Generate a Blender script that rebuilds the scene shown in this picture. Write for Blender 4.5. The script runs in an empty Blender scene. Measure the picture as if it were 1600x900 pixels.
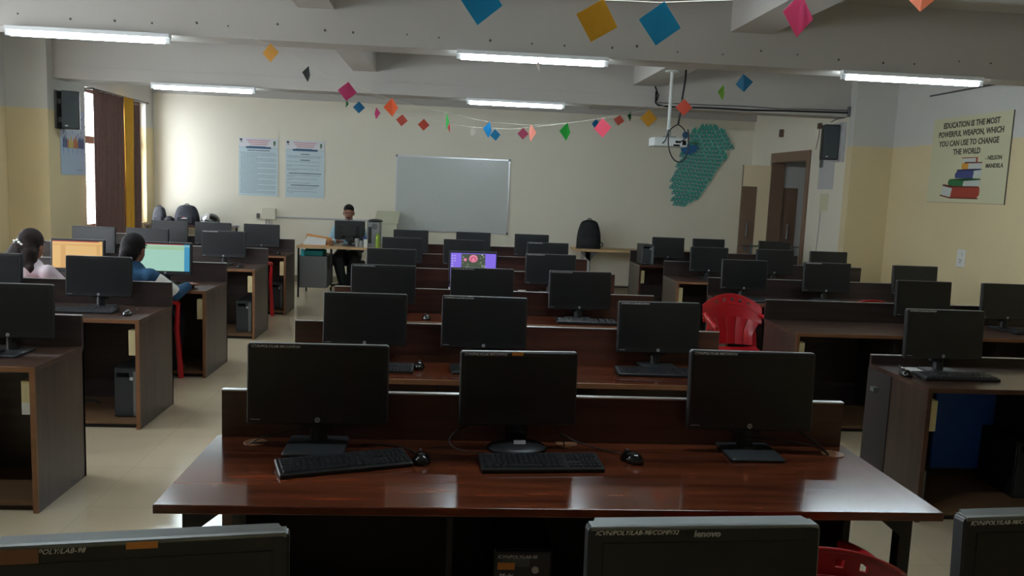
import bpy, bmesh, math, random
from mathutils import Vector, Matrix, Euler
PI = math.pi
random.seed(7)
SC = bpy.context.scene
C = bpy.context.scene.collection

# ------------------------------------------------------------------ camera
CF = 1288.0
yaw, pitch, roll = .078, .122, .041
F = Vector((math.sin(yaw)*math.cos(pitch), math.cos(yaw)*math.cos(pitch), -math.sin(pitch)))
R0 = Vector((math.cos(yaw), -math.sin(yaw), 0)); U0 = R0.cross(F)
Rr = math.cos(roll)*R0 + math.sin(roll)*U0
Uu = -math.sin(roll)*R0 + math.cos(roll)*U0
cd = bpy.data.cameras.new('camera'); cam = bpy.data.objects.new('camera', cd); C.objects.link(cam)
cd.sensor_width = 36; cd.lens = 36*CF/1600; cd.clip_start = .05; cd.clip_end = 200
M4 = Matrix(((Rr.x, Uu.x, -F.x, 0), (Rr.y, Uu.y, -F.y, 0), (Rr.z, Uu.z, -F.z, 1.717), (0, 0, 0, 1)))
cam.matrix_world = M4
SC.camera = cam

# ------------------------------------------------------------------ world, exposure
w = bpy.data.worlds.new('world'); SC.world = w; w.use_nodes = True
bg = w.node_tree.nodes['Background']; bg.inputs[0].default_value = (.86, .93, 1.0, 1); bg.inputs[1].default_value = SKY_ST = 5.5
SC.view_settings.view_transform = 'Standard'; SC.view_settings.look = 'None'
SC.view_settings.gamma = 1; SC.view_settings.exposure = 1.5
TUBE_ST = 30.0
SC.cycles.max_bounces = 6; SC.cycles.diffuse_bounces = 4; SC.cycles.glossy_bounces = 3
SC.cycles.use_denoising = True; SC.cycles.sample_clamp_indirect = 4

# ------------------------------------------------------------------ materials
def lin(c): return tuple((v/12.92 if v <= .04045 else ((v+.055)/1.055)**2.4) for v in c)
def rgb(r, g, b): return lin((r/255, g/255, b/255))
def mat(name, col, rough=.5, metal=0, emit=0, spec=.5, alpha=None, noise=0, nscale=8, bump=0, bscale=60, coat=0):
    m = bpy.data.materials.new(name); m.use_nodes = True; nt = m.node_tree; b = nt.nodes['Principled BSDF']
    b.inputs['Base Color'].default_value = (*col, 1); b.inputs['Roughness'].default_value = rough
    b.inputs['Metallic'].default_value = metal; b.inputs['Specular IOR Level'].default_value = spec
    b.inputs['Coat Weight'].default_value = coat; b.inputs['Coat Roughness'].default_value = .12
    if emit:
        b.inputs['Emission Color'].default_value = (*col, 1); b.inputs['Emission Strength'].default_value = emit
    tc = nt.nodes.new('ShaderNodeTexCoord')
    if noise:
        n = nt.nodes.new('ShaderNodeTexNoise'); n.inputs['Scale'].default_value = nscale; n.inputs['Detail'].default_value = 4
        nt.links.new(tc.outputs['Object'], n.inputs['Vector'])
        mx = nt.nodes.new('ShaderNodeMix'); mx.data_type = 'RGBA'
        mx.inputs[6].default_value = (*[max(0, v*(1-noise)) for v in col], 1)
        mx.inputs[7].default_value = (*[min(1, v*(1+noise)) for v in col], 1)
        nt.links.new(n.outputs['Fac'], mx.inputs[0]); nt.links.new(mx.outputs[2], b.inputs['Base Color'])
    if bump:
        n2 = nt.nodes.new('ShaderNodeTexNoise'); n2.inputs['Scale'].default_value = bscale
        nt.links.new(tc.outputs['Object'], n2.inputs['Vector'])
        bp = nt.nodes.new('ShaderNodeBump'); bp.inputs['Strength'].default_value = bump; bp.inputs['Distance'].default_value = .01
        nt.links.new(n2.outputs['Fac'], bp.inputs['Height']); nt.links.new(bp.outputs['Normal'], b.inputs['Normal'])
    return m
def wood(name, c1, c2, rough=.25, sc=(1.2, 14, 14), coat=.3):
    m = bpy.data.materials.new(name); m.use_nodes = True; nt = m.node_tree; b = nt.nodes['Principled BSDF']
    tc = nt.nodes.new('ShaderNodeTexCoord'); mp = nt.nodes.new('ShaderNodeMapping'); mp.inputs['Scale'].default_value = sc
    n = nt.nodes.new('ShaderNodeTexNoise'); n.inputs['Scale'].default_value = 1.6; n.inputs['Detail'].default_value = 6; n.inputs['Roughness'].default_value = .65
    n2 = nt.nodes.new('ShaderNodeTexNoise'); n2.inputs['Scale'].default_value = .35; n2.inputs['Detail'].default_value = 2
    cr = nt.nodes.new('ShaderNodeValToRGB'); cr.color_ramp.elements[0].position = .36; cr.color_ramp.elements[1].position = .68
    cr.color_ramp.elements[0].color = (*c1, 1); cr.color_ramp.elements[1].color = (*c2, 1)
    L = nt.links.new
    L(tc.outputs['Object'], mp.inputs['Vector']); L(mp.outputs['Vector'], n.inputs['Vector']); L(mp.outputs['Vector'], n2.inputs['Vector'])
    ad = nt.nodes.new('ShaderNodeMath'); ad.operation = 'ADD'; mu = nt.nodes.new('ShaderNodeMath'); mu.operation = 'MULTIPLY'; mu.inputs[1].default_value = .5
    L(n.outputs['Fac'], ad.inputs[0]); L(n2.outputs['Fac'], ad.inputs[1]); L(ad.outputs[0], mu.inputs[0]); L(mu.outputs[0], cr.inputs[0])
    L(cr.outputs[0], b.inputs['Base Color']); b.inputs['Roughness'].default_value = rough
    b.inputs['Coat Weight'].default_value = coat; b.inputs['Coat Roughness'].default_value = .05
    return m
def glassmat(name, col=(1, 1, 1), rough=0):
    m = bpy.data.materials.new(name); m.use_nodes = True; nt = m.node_tree; nt.nodes.clear()
    o = nt.nodes.new('ShaderNodeOutputMaterial'); mx = nt.nodes.new('ShaderNodeMixShader'); t = nt.nodes.new('ShaderNodeBsdfTransparent')
    g = nt.nodes.new('ShaderNodeBsdfGlossy'); g.inputs['Roughness'].default_value = .03; t.inputs[0].default_value = (*col, 1)
    mx.inputs[0].default_value = .06
    nt.links.new(t.outputs[0], mx.inputs[1]); nt.links.new(g.outputs[0], mx.inputs[2]); nt.links.new(mx.outputs[0], o.inputs[0])
    return m
def wallmat(name, lower, upper, zb):
    # two paints: cream below zb, white above
    m = mat(name, lower, .75, bump=.06, bscale=35); nt = m.node_tree; b = nt.nodes['Principled BSDF']
    g = nt.nodes.new('ShaderNodeNewGeometry'); s = nt.nodes.new('ShaderNodeSeparateXYZ'); L = nt.links.new
    n = nt.nodes.new('ShaderNodeTexNoise'); n.inputs['Scale'].default_value = 1.3; n.inputs['Detail'].default_value = 5
    L(g.outputs['Position'], s.inputs[0]); L(g.outputs['Position'], n.inputs['Vector'])
    th = nt.nodes.new('ShaderNodeMath'); th.operation = 'GREATER_THAN'; th.inputs[1].default_value = zb
    L(s.outputs['Z'], th.inputs[0])
    mx = nt.nodes.new('ShaderNodeMix'); mx.data_type = 'RGBA'; mx.inputs[6].default_value = (*lower, 1); mx.inputs[7].default_value = (*upper, 1)
    L(th.outputs[0], mx.inputs[0])
    mr = nt.nodes.new('ShaderNodeMapRange'); mr.inputs['To Min'].default_value = .88; mr.inputs['To Max'].default_value = 1.08
    L(n.outputs['Fac'], mr.inputs['Value'])
    mm = nt.nodes.new('ShaderNodeMix'); mm.data_type = 'RGBA'; mm.blend_type = 'MULTIPLY'; mm.inputs[0].default_value = 1
    L(mx.outputs[2], mm.inputs[6]); L(mr.outputs[0], mm.inputs[7]); L(mm.outputs[2], b.inputs['Base Color'])
    return m
def floormat():
    m = mat('floor_tile', rgb(196, 186, 165), .16, coat=.2); nt = m.node_tree; b = nt.nodes['Principled BSDF']; L = nt.links.new
    g = nt.nodes.new('ShaderNodeNewGeometry'); br = nt.nodes.new('ShaderNodeTexBrick')
    br.offset = 0; br.inputs['Scale'].default_value = 1; br.inputs['Brick Width'].default_value = .6; br.inputs['Row Height'].default_value = .6
    br.inputs['Mortar Size'].default_value = .0025; br.inputs['Mortar Smooth'].default_value = .2
    br.inputs['Color1'].default_value = (*rgb(214, 198, 168), 1); br.inputs['Color2'].default_value = (*rgb(209, 193, 164), 1); br.inputs['Mortar'].default_value = (*rgb(196, 181, 154), 1)
    n = nt.nodes.new('ShaderNodeTexNoise'); n.inputs['Scale'].default_value = 3; n.inputs['Detail'].default_value = 6
    L(g.outputs['Position'], br.inputs['Vector']); L(g.outputs['Position'], n.inputs['Vector'])
    mr = nt.nodes.new('ShaderNodeMapRange'); mr.inputs['To Min'].default_value = .9; mr.inputs['To Max'].default_value = 1.08; L(n.outputs['Fac'], mr.inputs['Value'])
    mm = nt.nodes.new('ShaderNodeMix'); mm.data_type = 'RGBA'; mm.blend_type = 'MULTIPLY'; mm.inputs[0].default_value = 1
    L(br.outputs['Color'], mm.inputs[6]); L(mr.outputs[0], mm.inputs[7]); L(mm.outputs[2], b.inputs['Base Color'])
    return m
M = dict(
 wall=wallmat('side_wall_paint', rgb(221, 204, 162), rgb(205, 204, 198), 2.42),
 front=mat('front_wall_paint', rgb(223, 217, 200), .75, noise=.05, nscale=1.2, bump=.05, bscale=35),
 ceil=mat('ceiling_paint', rgb(184, 180, 174), .8, noise=.06, nscale=1.1, bump=.05, bscale=25),
 floor=floormat(),
 wood=wood('mahogany_laminate', rgb(36, 16, 12), rgb(138, 70, 42), .16, coat=.35),
 wooddark=wood('dark_walnut_laminate', rgb(48, 36, 31), rgb(84, 65, 56), .38, sc=(14, 14, 1.2), coat=.1),
 woodtop=wood('brown_laminate_top', rgb(50, 34, 29), rgb(100, 74, 62), .3, coat=.2),
 woodpart=wood('partition_laminate', rgb(46, 25, 21), rgb(100, 58, 46), .33, coat=.15),
 partdark=wood('dark_partition_laminate', rgb(40, 32, 31), rgb(72, 57, 53), .4, coat=.1),
 band=mat('orange_edge_band', rgb(132, 90, 60), .5, noise=.2, nscale=20),
 shelf=mat('brown_shelf', rgb(112, 84, 58), .5, noise=.15, nscale=5),
 trim=mat('aluminium_trim', rgb(205, 205, 208), .3, .7),
 inner=mat('carcass_inside', rgb(38, 30, 27), .6),
 black=mat('black_plastic', rgb(30, 31, 33), .42, noise=.1),
 blackgl=mat('glossy_black_plastic', rgb(18, 18, 20), .12, coat=.5),
 greypl=mat('grey_black_plastic', rgb(50, 53, 55), .45),
 screen=mat('dark_screen', rgb(24, 26, 29), .33),
 silver=mat('silver_plastic', rgb(120, 124, 124), .35, .3),
 white=mat('white_plastic', rgb(225, 224, 218), .4),
 cream=mat('cream_plastic', rgb(222, 208, 160), .5),
 ink=mat('white_marker_ink', rgb(240, 240, 240), .6),
 logo=mat('logo_grey', rgb(190, 192, 195), .35),
 key=mat('keycap_plastic', rgb(46, 48, 52), .3),
 cable=mat('black_cable', rgb(20, 20, 22), .5),
 steel=mat('dark_grey_steel', rgb(92, 92, 92), .45, .2, noise=.05),
 blackmetal=mat('black_painted_metal', rgb(22, 20, 20), .4),
 red=mat('red_plastic', rgb(190, 22, 34), .32, coat=.2),
 redd=mat('dark_red_plastic', rgb(120, 12, 20), .4),
 orange=mat('orange_sticker', rgb(214, 140, 60), .6),
 tube=mat('lit_tube', (.80, .94, 1.0), .5, emit=TUBE_ST),
 fix=mat('batten_white', rgb(235, 238, 240), .4),
 curtain=mat('brown_curtain', rgb(112, 84, 76), .85, noise=.15, nscale=20),
 curtainy=mat('mustard_curtain', rgb(214, 160, 50), .8, noise=.1, nscale=20),
 glass=glassmat('window_glass'),
 frame=mat('brown_window_frame', rgb(90, 66, 52), .5),
 concrete=mat('outside_concrete', rgb(150, 148, 140), .9),
)
# ------------------------------------------------------------------ mesh helpers
def link(o, parent=None):
    C.objects.link(o)
    if parent is not None: o.parent = parent
    return o
class G:
    """collects simple shapes and links them as ONE mesh object"""
    def __init__(s): s.v = []; s.f = []; s.mi = []
    def add(s, vs, fs, mi=0, mx=None):
        o = len(s.v)
        s.v += [tuple(mx @ Vector(p)) if mx else tuple(p) for p in vs]
        s.f += [tuple(i+o for i in f) for f in fs]; s.mi += [mi]*len(fs) if isinstance(mi, int) else list(mi)
        return s
    def box(s, x0, x1, y0, y1, z0, z1, mi=0, mx=None):
        # faces: bottom, top, front(-y), right(+x), back(+y), left(-x)
        return s.add([(x0,y0,z0),(x1,y0,z0),(x1,y1,z0),(x0,y1,z0),(x0,y0,z1),(x1,y0,z1),(x1,y1,z1),(x0,y1,z1)],
            [(0,3,2,1),(4,5,6,7),(0,1,5,4),(1,2,6,5),(2,3,7,6),(3,0,4,7)], mi, mx)
    def rbox(s, x0, x1, y0, y1, z0, z1, r=.004, mi=0, mx=None, seg=2, axis='y'):
        # box with rounded corners in the plane perpendicular to axis
        if axis == 'y': a0, a1, b0, b1, c0, c1 = x0, x1, z0, z1, y0, y1; pt = lambda a, b, c: (a, c, b)
        elif axis == 'z': a0, a1, b0, b1, c0, c1 = x0, x1, y0, y1, z0, z1; pt = lambda a, b, c: (a, b, c)
        else: a0, a1, b0, b1, c0, c1 = y0, y1, z0, z1, x0, x1; pt = lambda a, b, c: (c, a, b)
        ring = []
        for cx, cy, st in ((a1-r, b1-r, 0), (a0+r, b1-r, 90), (a0+r, b0+r, 180), (a1-r, b0+r, 270)):
            for k in range(seg+1):
                t = math.radians(st+90*k/seg); ring.append((cx+r*math.cos(t), cy+r*math.sin(t)))
        n = len(ring); e = min(r*.5, abs(c1-c0)*.3); ca, cb = (a0+a1)/2, (b0+b1)/2
        sa, sb = 1-2*e/max(1e-6, a1-a0), 1-2*e/max(1e-6, b1-b0)
        sh = [(ca+(a-ca)*sa, cb+(b-cb)*sb) for a, b in ring]
        vs = [pt(a, b, c0) for a, b in sh]+[pt(a, b, c0+e) for a, b in ring]+[pt(a, b, c1-e) for a, b in ring]+[pt(a, b, c1) for a, b in sh]
        fs = [tuple(range(n))[::-1], tuple(range(3*n, 4*n))]
        for k in range(3):
            for i in range(n):
                j = (i+1) % n; fs.append((k*n+i, k*n+j, (k+1)*n+j, (k+1)*n+i))
        return s.add(vs, fs, mi, mx)
    def cyl(s, p0, p1, r0, r1=None, n=12, mi=0, cap=True, mx=None):
        r1 = r0 if r1 is None else r1
        p0, p1 = Vector(p0), Vector(p1); d = (p1-p0).normalized(); a = d.orthogonal().normalized(); b = d.cross(a)
        vs = [tuple(p+(a*math.cos(2*PI*i/n)+b*math.sin(2*PI*i/n))*r) for p, r in ((p0, r0), (p1, r1)) for i in range(n)]
        fs = [(i, (i+1) % n, n+(i+1) % n, n+i) for i in range(n)]
        if cap: fs += [tuple(range(n))[::-1], tuple(range(n, 2*n))]
        return s.add(vs, fs, mi, mx)
    def tube(s, pts, r, n=6, mi=0, mx=None, radii=None):
        pts = [Vector(p) for p in pts]; vs = []; fs = []; a = None
        for i, p in enumerate(pts):
            d = (pts[min(i+1, len(pts)-1)]-pts[max(i-1, 0)]).normalized()
            a = d.orthogonal().normalized() if a is None else (a-d*a.dot(d)).normalized()
            b = d.cross(a); rr = radii[i] if radii else r
            vs += [tuple(p+(a*math.cos(2*PI*k/n)+b*math.sin(2*PI*k/n))*rr) for k in range(n)]
        for i in range(len(pts)-1):
            for k in range(n): fs.append((i*n+k, i*n+(k+1) % n, (i+1)*n+(k+1) % n, (i+1)*n+k))
        fs += [tuple(range(n))[::-1], tuple(range((len(pts)-1)*n, len(pts)*n))]
        return s.add(vs, fs, mi, mx)
    def prism(s, pts, h, mi=0, mx=None, base=0, mside=None):
        n = len(pts); vs = [(x, y, base) for x, y in pts]+[(x, y, base+h) for x, y in pts]
        fs = [tuple(range(n))[::-1], tuple(range(n, 2*n))]+[(i, (i+1) % n, n+(i+1) % n, n+i) for i in range(n)]
        return s.add(vs, fs, mi if mside is None else [mside, mi]+[mside]*n, mx)
    def ell(s, c, r, nu=16, nv=10, mi=0, mx=None, fn=None):
        vs = []; fs = []
        for j in range(nv+1):
            t = PI*j/nv
            for i in range(nu):
                p = 2*PI*i/nu; q = (math.sin(t)*math.cos(p), math.sin(t)*math.sin(p), math.cos(t))
                if fn: q = fn(*q)
                vs.append((c[0]+r[0]*q[0], c[1]+r[1]*q[1], c[2]+r[2]*q[2]))
        for j in range(nv):
            for i in range(nu): fs.append((j*nu+i, j*nu+(i+1) % nu, (j+1)*nu+(i+1) % nu, (j+1)*nu+i))
        return s.add(vs, fs, mi, mx)
    def grid(s, fn, nu, nv, mi=0, th=None, mx=None, skip=None):
        # fn(u,v)->point, u,v in 0..1; th = thickness along computed normal
        P = [[Vector(fn(i/nu, j/nv)) for i in range(nu+1)] for j in range(nv+1)]
        def nor(i, j):
            a = P[j][min(i+1, nu)]-P[j][max(i-1, 0)]; b = P[min(j+1, nv)][i]-P[max(j-1, 0)][i]
            return a.cross(b).normalized()
        keep = [(i, j) for j in range(nv) for i in range(nu) if not (skip and skip(i, j))]
        W = nu+1; vs = [tuple(P[j][i]) for j in range(nv+1) for i in range(W)]
        fs = [(j*W+i, j*W+i+1, (j+1)*W+i+1, (j+1)*W+i) for i, j in keep]
        if th:
            o = len(vs); vs += [tuple(P[j][i]-nor(i, j)*th) for j in range(nv+1) for i in range(W)]
            top = list(fs); fs += [tuple(k+o for k in f[::-1]) for f in top]
            E = {}
            for f in top:
                for k in range(4):
                    e = (f[k], f[(k+1) % 4]); E[e] = 1
            for (a, b) in list(E):
                if (b, a) not in E: fs.append((b, a, a+o, b+o))
        return s.add(vs, fs, mi, mx)
    def build(s, name, m, parent=None, smooth=False, loc=None, rot=None):
        me = bpy.data.meshes.new(name); me.from_pydata(s.v, [], s.f)
        for x in (m if isinstance(m, (list, tuple)) else [m]): me.materials.append(M[x] if isinstance(x, str) else x)
        me.polygons.foreach_set('material_index', s.mi)
        bm = bmesh.new(); bm.from_mesh(me); bmesh.ops.remove_doubles(bm, verts=bm.verts[:], dist=1e-6); bmesh.ops.recalc_face_normals(bm, faces=bm.faces[:]); bm.to_mesh(me); bm.free()
        if smooth:
            me.polygons.foreach_set('use_smooth', [True]*len(me.polygons))
            if smooth != 'all': me.set_sharp_from_angle(angle=math.radians(40))
        me.update()
        o = bpy.data.objects.new(name, me); link(o, parent)
        if loc: o.location = loc
        if rot: o.rotation_euler = rot
        return o
def tag(o, label, cat, group=None, kind=None):
    if label: o['label'] = label
    if cat: o['category'] = cat
    if group: o['group'] = group
    if kind: o['kind'] = kind
    return o
def struct(o, label=None):
    o['kind'] = 'structure'
    if label: o['label'] = label
    return o
def thing(name, label, cat, loc=(0, 0, 0), rz=0, group=None):
    o = bpy.data.objects.new(name, None); o.empty_display_size = .1; C.objects.link(o)
    o.location = loc; o.rotation_euler = (0, 0, rz); return tag(o, label, cat, group)
def dup(root, label, loc=None, rz=None, group=None, name=None):
    def cp(o, par):
        c = o.copy(); C.objects.link(c); c.parent = par
        for ch in kids.get(o, ()): cp(ch, c)
        return c
    kids = {}
    for o in C.objects:
        if o.parent: kids.setdefault(o.parent, []).append(o)
    r = cp(root, None)
    if loc is not None: r.location = loc
    if rz is not None: r.rotation_euler = (0, 0, rz)
    r['label'] = label
    if group: r['group'] = group
    return r
def text(name, body, size, m, parent, loc, rot=(PI/2, 0, 0), shear=0, ext=.0006, ax='LEFT', bold=0, sx=1, label=None):
    cu = bpy.data.curves.new(name, 'FONT'); cu.body = body; cu.size = size; cu.shear = shear; cu.extrude = ext
    cu.align_x = ax; cu.offset = bold; cu.resolution_u = 2
    t = bpy.data.objects.new(name, cu); C.objects.link(t)
    dg = bpy.context.evaluated_depsgraph_get(); me = bpy.data.meshes.new_from_object(t.evaluated_get(dg)); me.name = name
    C.objects.unlink(t); bpy.data.objects.remove(t)
    me.materials.clear(); me.materials.append(M[m] if isinstance(m, str) else m)
    o = bpy.data.objects.new(name, me); link(o, parent); o.location = loc; o.rotation_euler = rot; o.scale = (sx, 1, 1)
    if label: o['label'] = label
    return o
def bez(p0, p1, p2, p3, n=10):
    p0, p1, p2, p3 = map(Vector, (p0, p1, p2, p3))
    return [p0*(1-t)**3+p1*3*t*(1-t)**2+p2*3*t*t*(1-t)+p3*t**3 for t in [i/n for i in range(n+1)]]
# ------------------------------------------------------------------ the room
XL, XR = -4.85, 5.15          # side walls beside the far bay
XLn, XRn = -5.33, 5.70        # side walls of the nearer bays
YF, YB, ZC, ZB = 14.0, -2.2, 3.35, 2.80
BY = [(-.55, -.2), (3.15, 3.5), (6.9, 7.22), (10.6, 10.95), (13.9, 14.2)]
struct(G().box(-5.8, 8.2, YB-.2, YF+.4, -.12, 0).build('floor', 'floor'))
struct(G().box(-5.6, 6.0, YB-.2, YF+.3, ZC, ZC+.15).build('ceiling', 'ceil'))
# front wall
struct(G().box(XL-.2, XR+.15, YF, YF+.25, 0, ZC).build('wall_front', 'front'))
struct(G().box(XLn-.2, XRn+.2, YB-.2, YB, 0, ZC).build('wall_back', 'wall'))
# left wall with openings: far window, two windows in the nearer bays
def wall_y(name, x0, x1, y0, y1, holes, m='wall'):
    g = G(); y = y0
    for a, b, z0, z1 in holes:
        g.box(x0, x1, y, a, 0, ZC); g.box(x0, x1, a, b, 0, z0); g.box(x0, x1, a, b, z1, ZC); y = b
    g.box(x0, x1, y, y1, 0, ZC)
    return struct(g.build(name, m))
wall_y('wall_left_far', XL-.25, XL, 10.6, YF, [(11.47, 13.66, .92, 2.80)])
wall_y('wall_left', XLn-.25, XLn, YB, 10.45, [(3.9, 6.5, .95, 2.7), (7.5, 9.1, .95, 2.7)])
struct(G().box(XLn-.25, XL, 10.45, 10.6, 0, ZC).build('trim_1', 'wall'))
# right wall with door opening
wall_y('wall_right_far', XR, XR+.2, 10.6, YF, [(11.66, 13.12, 0, 2.42)], 'front')
wall_y('wall_right', XRn, XRn+.2, YB, 10.45, [])
struct(G().box(XR, XRn+.2, 10.45, 10.6, 0, ZC).build('trim_2', 'wall'))
# main beams across the room, secondary beams along it
n = 3
for i, (a, b) in enumerate(BY):
    zb = ZB if i < 4 else 2.99
    xa, xb = (XLn, XRn) if i < 3 else (XL, XR)
    if i == 4: b = YF
    struct(G().box(xa, xb, a if i < 4 else YF-.06, b, zb, ZC).build('trim_%d' % n, 'ceil')); n += 1
for i in range(4):
    for xa, xb in ((-1.26, -.97), (2.27, 2.62)):
        struct(G().box(xa, xb, BY[i][1], BY[i+1][0] if i < 3 else YF-.06, 3.065, ZC).build('trim_%d' % n, 'ceil')); n += 1
# soft groove line on the face of the second beam (an old plaster ledge)
struct(G().box(XL, XR, 10.59, 10.6, 2.945, 2.955).build('trim_%d' % n, 'ceil')); n += 1
# skirting
M['skirt'] = mat('skirting_tile', rgb(150, 138, 118), .3)
struct(G().box(XL, XR, YF-.012, YF, 0, .1).build('baseboard_front', 'skirt'))
struct(G().box(XL, XL+.012, 10.95, YF-.012, 0, .1).build('baseboard_left', 'skirt'))
struct(G().box(XRn-.012, XRn, YB, 10.42, 0, .1).build('baseboard_right', 'skirt'))
# windows
def window(k, x, y0, y1, z0, z1, rail=None):
    e = bpy.data.objects.new('window_%d' % k, None); C.objects.link(e); e.location = (x, (y0+y1)/2, z0); struct(e)
    hw, h = (y1-y0)/2, z1-z0
    g = G(); t = .05
    g.box(-.03, .03, -hw, hw, 0, t).box(-.03, .03, -hw, hw, h-t, h).box(-.03, .03, -hw, -hw+t, t, h-t).box(-.03, .03, hw-t, hw, t, h-t)
    g.build('window_frame', 'frame', e)
    G().box(-.03, .03, -hw+t, hw-t, rail-z0-.05, rail-z0+.05).build('transom', 'frame', e)
    G().box(-.03, .03, -.03, .03, t, h-t).build('mullion', 'frame', e)
    G().box(-.004, .004, -hw+t, hw-t, t, h-t).build('pane', 'glass', e)
    g = G()
    m = int(h/.12)
    for i in range(1, m): g.cyl((-.1, -hw, i*h/m), (-.1, hw, i*h/m), .006, n=6)
    for i in range(1, int(2*hw/.12)): g.cyl((-.1, -hw+i*.12, 0), (-.1, -hw+i*.12, h), .004, n=5)
    o = g.build('window_grille', 'silver', e); o['kind'] = 'stuff'
window(1, XL-.12, 11.47, 13.66, .92, 2.80, 2.12)
window(2, XLn-.12, 7.5, 9.1, .95, 2.7, 2.12)
window(3, XLn-.12, 3.9, 6.5, .95, 2.7, 2.12)
# corridor outside the door
struct(G().box(XR+.2, 8.2, 14.2, 14.35, 0, 3.2).build('wall_corridor', mat('corridor_paint', rgb(190, 190, 184), .8)))
struct(G().box(8.1, 8.25, 10.7, 14.2, 0, 3.2).box(XR+.2, 8.2, 10.7, 14.35, 3.2, 3.3).box(XR+.2, 8.2, 10.62, 10.7, 0, 3.2).build('wall_outside', mat('corridor_wall_paint', rgb(185, 186, 182), .8)))
# door frame
M['doorbrown'] = mat('door_brown_laminate', rgb(128, 102, 84), .45, noise=.1, nscale=4)
M['doorcream'] = mat('door_cream_laminate', rgb(248, 230, 190), .45)
d = bpy.data.objects.new('door_1', None); C.objects.link(d); d.location = (XR, 12.39, 0); struct(d)
G().box(-.02, .16, -.73, .73, 2.27, 2.42).build('header', 'doorbrown', d)
G().box(-.02, .2, -.73, -.62, 0, 2.27).build('jamb', 'doorbrown', d)
G().box(-.02, .2, .66, .73, 0, 2.27).build('jamb', 'doorbrown', d)
def leaf(k, x0, x1, y, hx, mm='doorcream'):
    e = bpy.data.objects.new('door_%d' % k, None); C.objects.link(e); e.location = (x0, y, 0); struct(e)
    wd = x1-x0
    G().box(0, wd, 0, .035, .02, 2.22).build('leaf', mm, e)
    G().box(0, .24, -.004, 0, .02, 1.88).build('brown_panel', 'doorbrown', e)
    G().box(-.006, 0, -.004, .036, .02, 2.22).build('edge_band', 'doorbrown', e)
    G().rbox(.09, .115, -.05, -.035, 1.05, 1.30, .01, axis='y').cyl((.1, 0, 1.08), (.1, -.04, 1.08), .008).cyl((.1, 0, 1.27), (.1, -.04, 1.27), .008).build('pull_handle', 'silver', e)
    G().cyl((.04, -.045, .93), (.36, -.045, .93), .009).cyl((.06, 0, .93), (.06, -.05, .93), .012).cyl((.2, 0, .93), (.2, -.05, .93), .012).build('bolt', 'silver', e)
    G().box(.19, .225, -.03, -.004, .80, .95).box(.09, .13, -.02, -.004, .83, .9).build('lock_plate', 'silver', e)
leaf(2, 4.68, 5.13, 13.08, 1)
M['doorcream2'] = mat('door_grey_laminate', rgb(205, 205, 200), .5)
leaf(3, XR+.21, XR+.72, 13.08, 1, 'doorcream2')

# ------------------------------------------------------------------ tube lights
def tube_light(x, y, label, grp='lit tube lights under the ceiling beams'):
    t = thing('tube_light', label, 'lamp', (x, y, ZB), 0, grp)
    G().rbox(-.62, .62, -.03, .03, -.035, 0, .006, axis='x').build('batten', 'fix', t)
    G().box(-.62, -.58, -.015, .015, -.075, -.035).build('end_holder', 'fix', t)
    G().box(.58, .62, -.015, .015, -.075, -.035).build('end_holder', 'fix', t)
    G().cyl((-.58, 0, -.058), (.58, 0, -.058), .019, n=12).build('tube', 'tube', t, smooth=True)
    return t
t0 = tube_light(-2.86, 6.86, 'lit white tube light under the near beam, at far left above the speaker')
for x, y, l in ((.63, 6.86, 'lit white tube light under the near beam, in the middle of the ceiling'),
                (3.85, 6.86, 'lit white tube light under the near beam, at right above the book poster'),
                (-3.06, 10.56, 'lit white tube light under the far beam, beside the brown curtain'),
                (.78, 10.56, 'lit white tube light under the far beam, above the whiteboard'),
                (.9, 3.11, 'unseen lit tube light added under the beam above the camera, middle'),  # this tube and the next are unseen, added to brighten the foreground
                (-2.6, 3.11, 'unseen lit tube light added under the beam above the camera, at left')):
    dup(t0, l, (x, y, ZB))
# ------------------------------------------------------------------ curtains
def curtain(name, label, y0, y1, z0, z1, x, m, folds, amp=.035):
    g = G()
    g.grid(lambda u, v: (x+amp*math.sin(u*folds*2*PI)*(1-.25*v)+.01*math.sin(u*31+v*3), y0+(y1-y0)*u, z1+(z0-z1)*v), max(8, folds*10), 10, th=.004)
    o = g.build('curtain', m, smooth='all')
    return tag(o, label, 'curtain', 'curtains at the left window')
curtain('curtain', 'dark brown pleated curtain left of the mustard strip at the window', 11.48, 12.52, .55, 2.76, XL+.10, 'curtain', 8)
curtain('curtain', 'narrow mustard yellow curtain strip between the two brown ones', 12.47, 12.79, .55, 2.77, XL+.12, 'curtainy', 2, .05)
curtain('curtain', 'narrow dark brown curtain right of the mustard strip', 12.79, 13.13, .55, 2.70, XL+.10, 'curtain', 3)
tag(G().cyl((XL+.1, 11.5, 2.775), (XL+.1, 13.5, 2.775), .012).box(XL, XL+.11, 11.5, 11.52, 2.77, 2.79).box(XL, XL+.11, 13.46, 13.48, 2.77, 2.79).build('curtain_rod', 'steel'), 'thin grey rod carrying the curtains under the ceiling beam', 'curtain rod')
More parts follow.
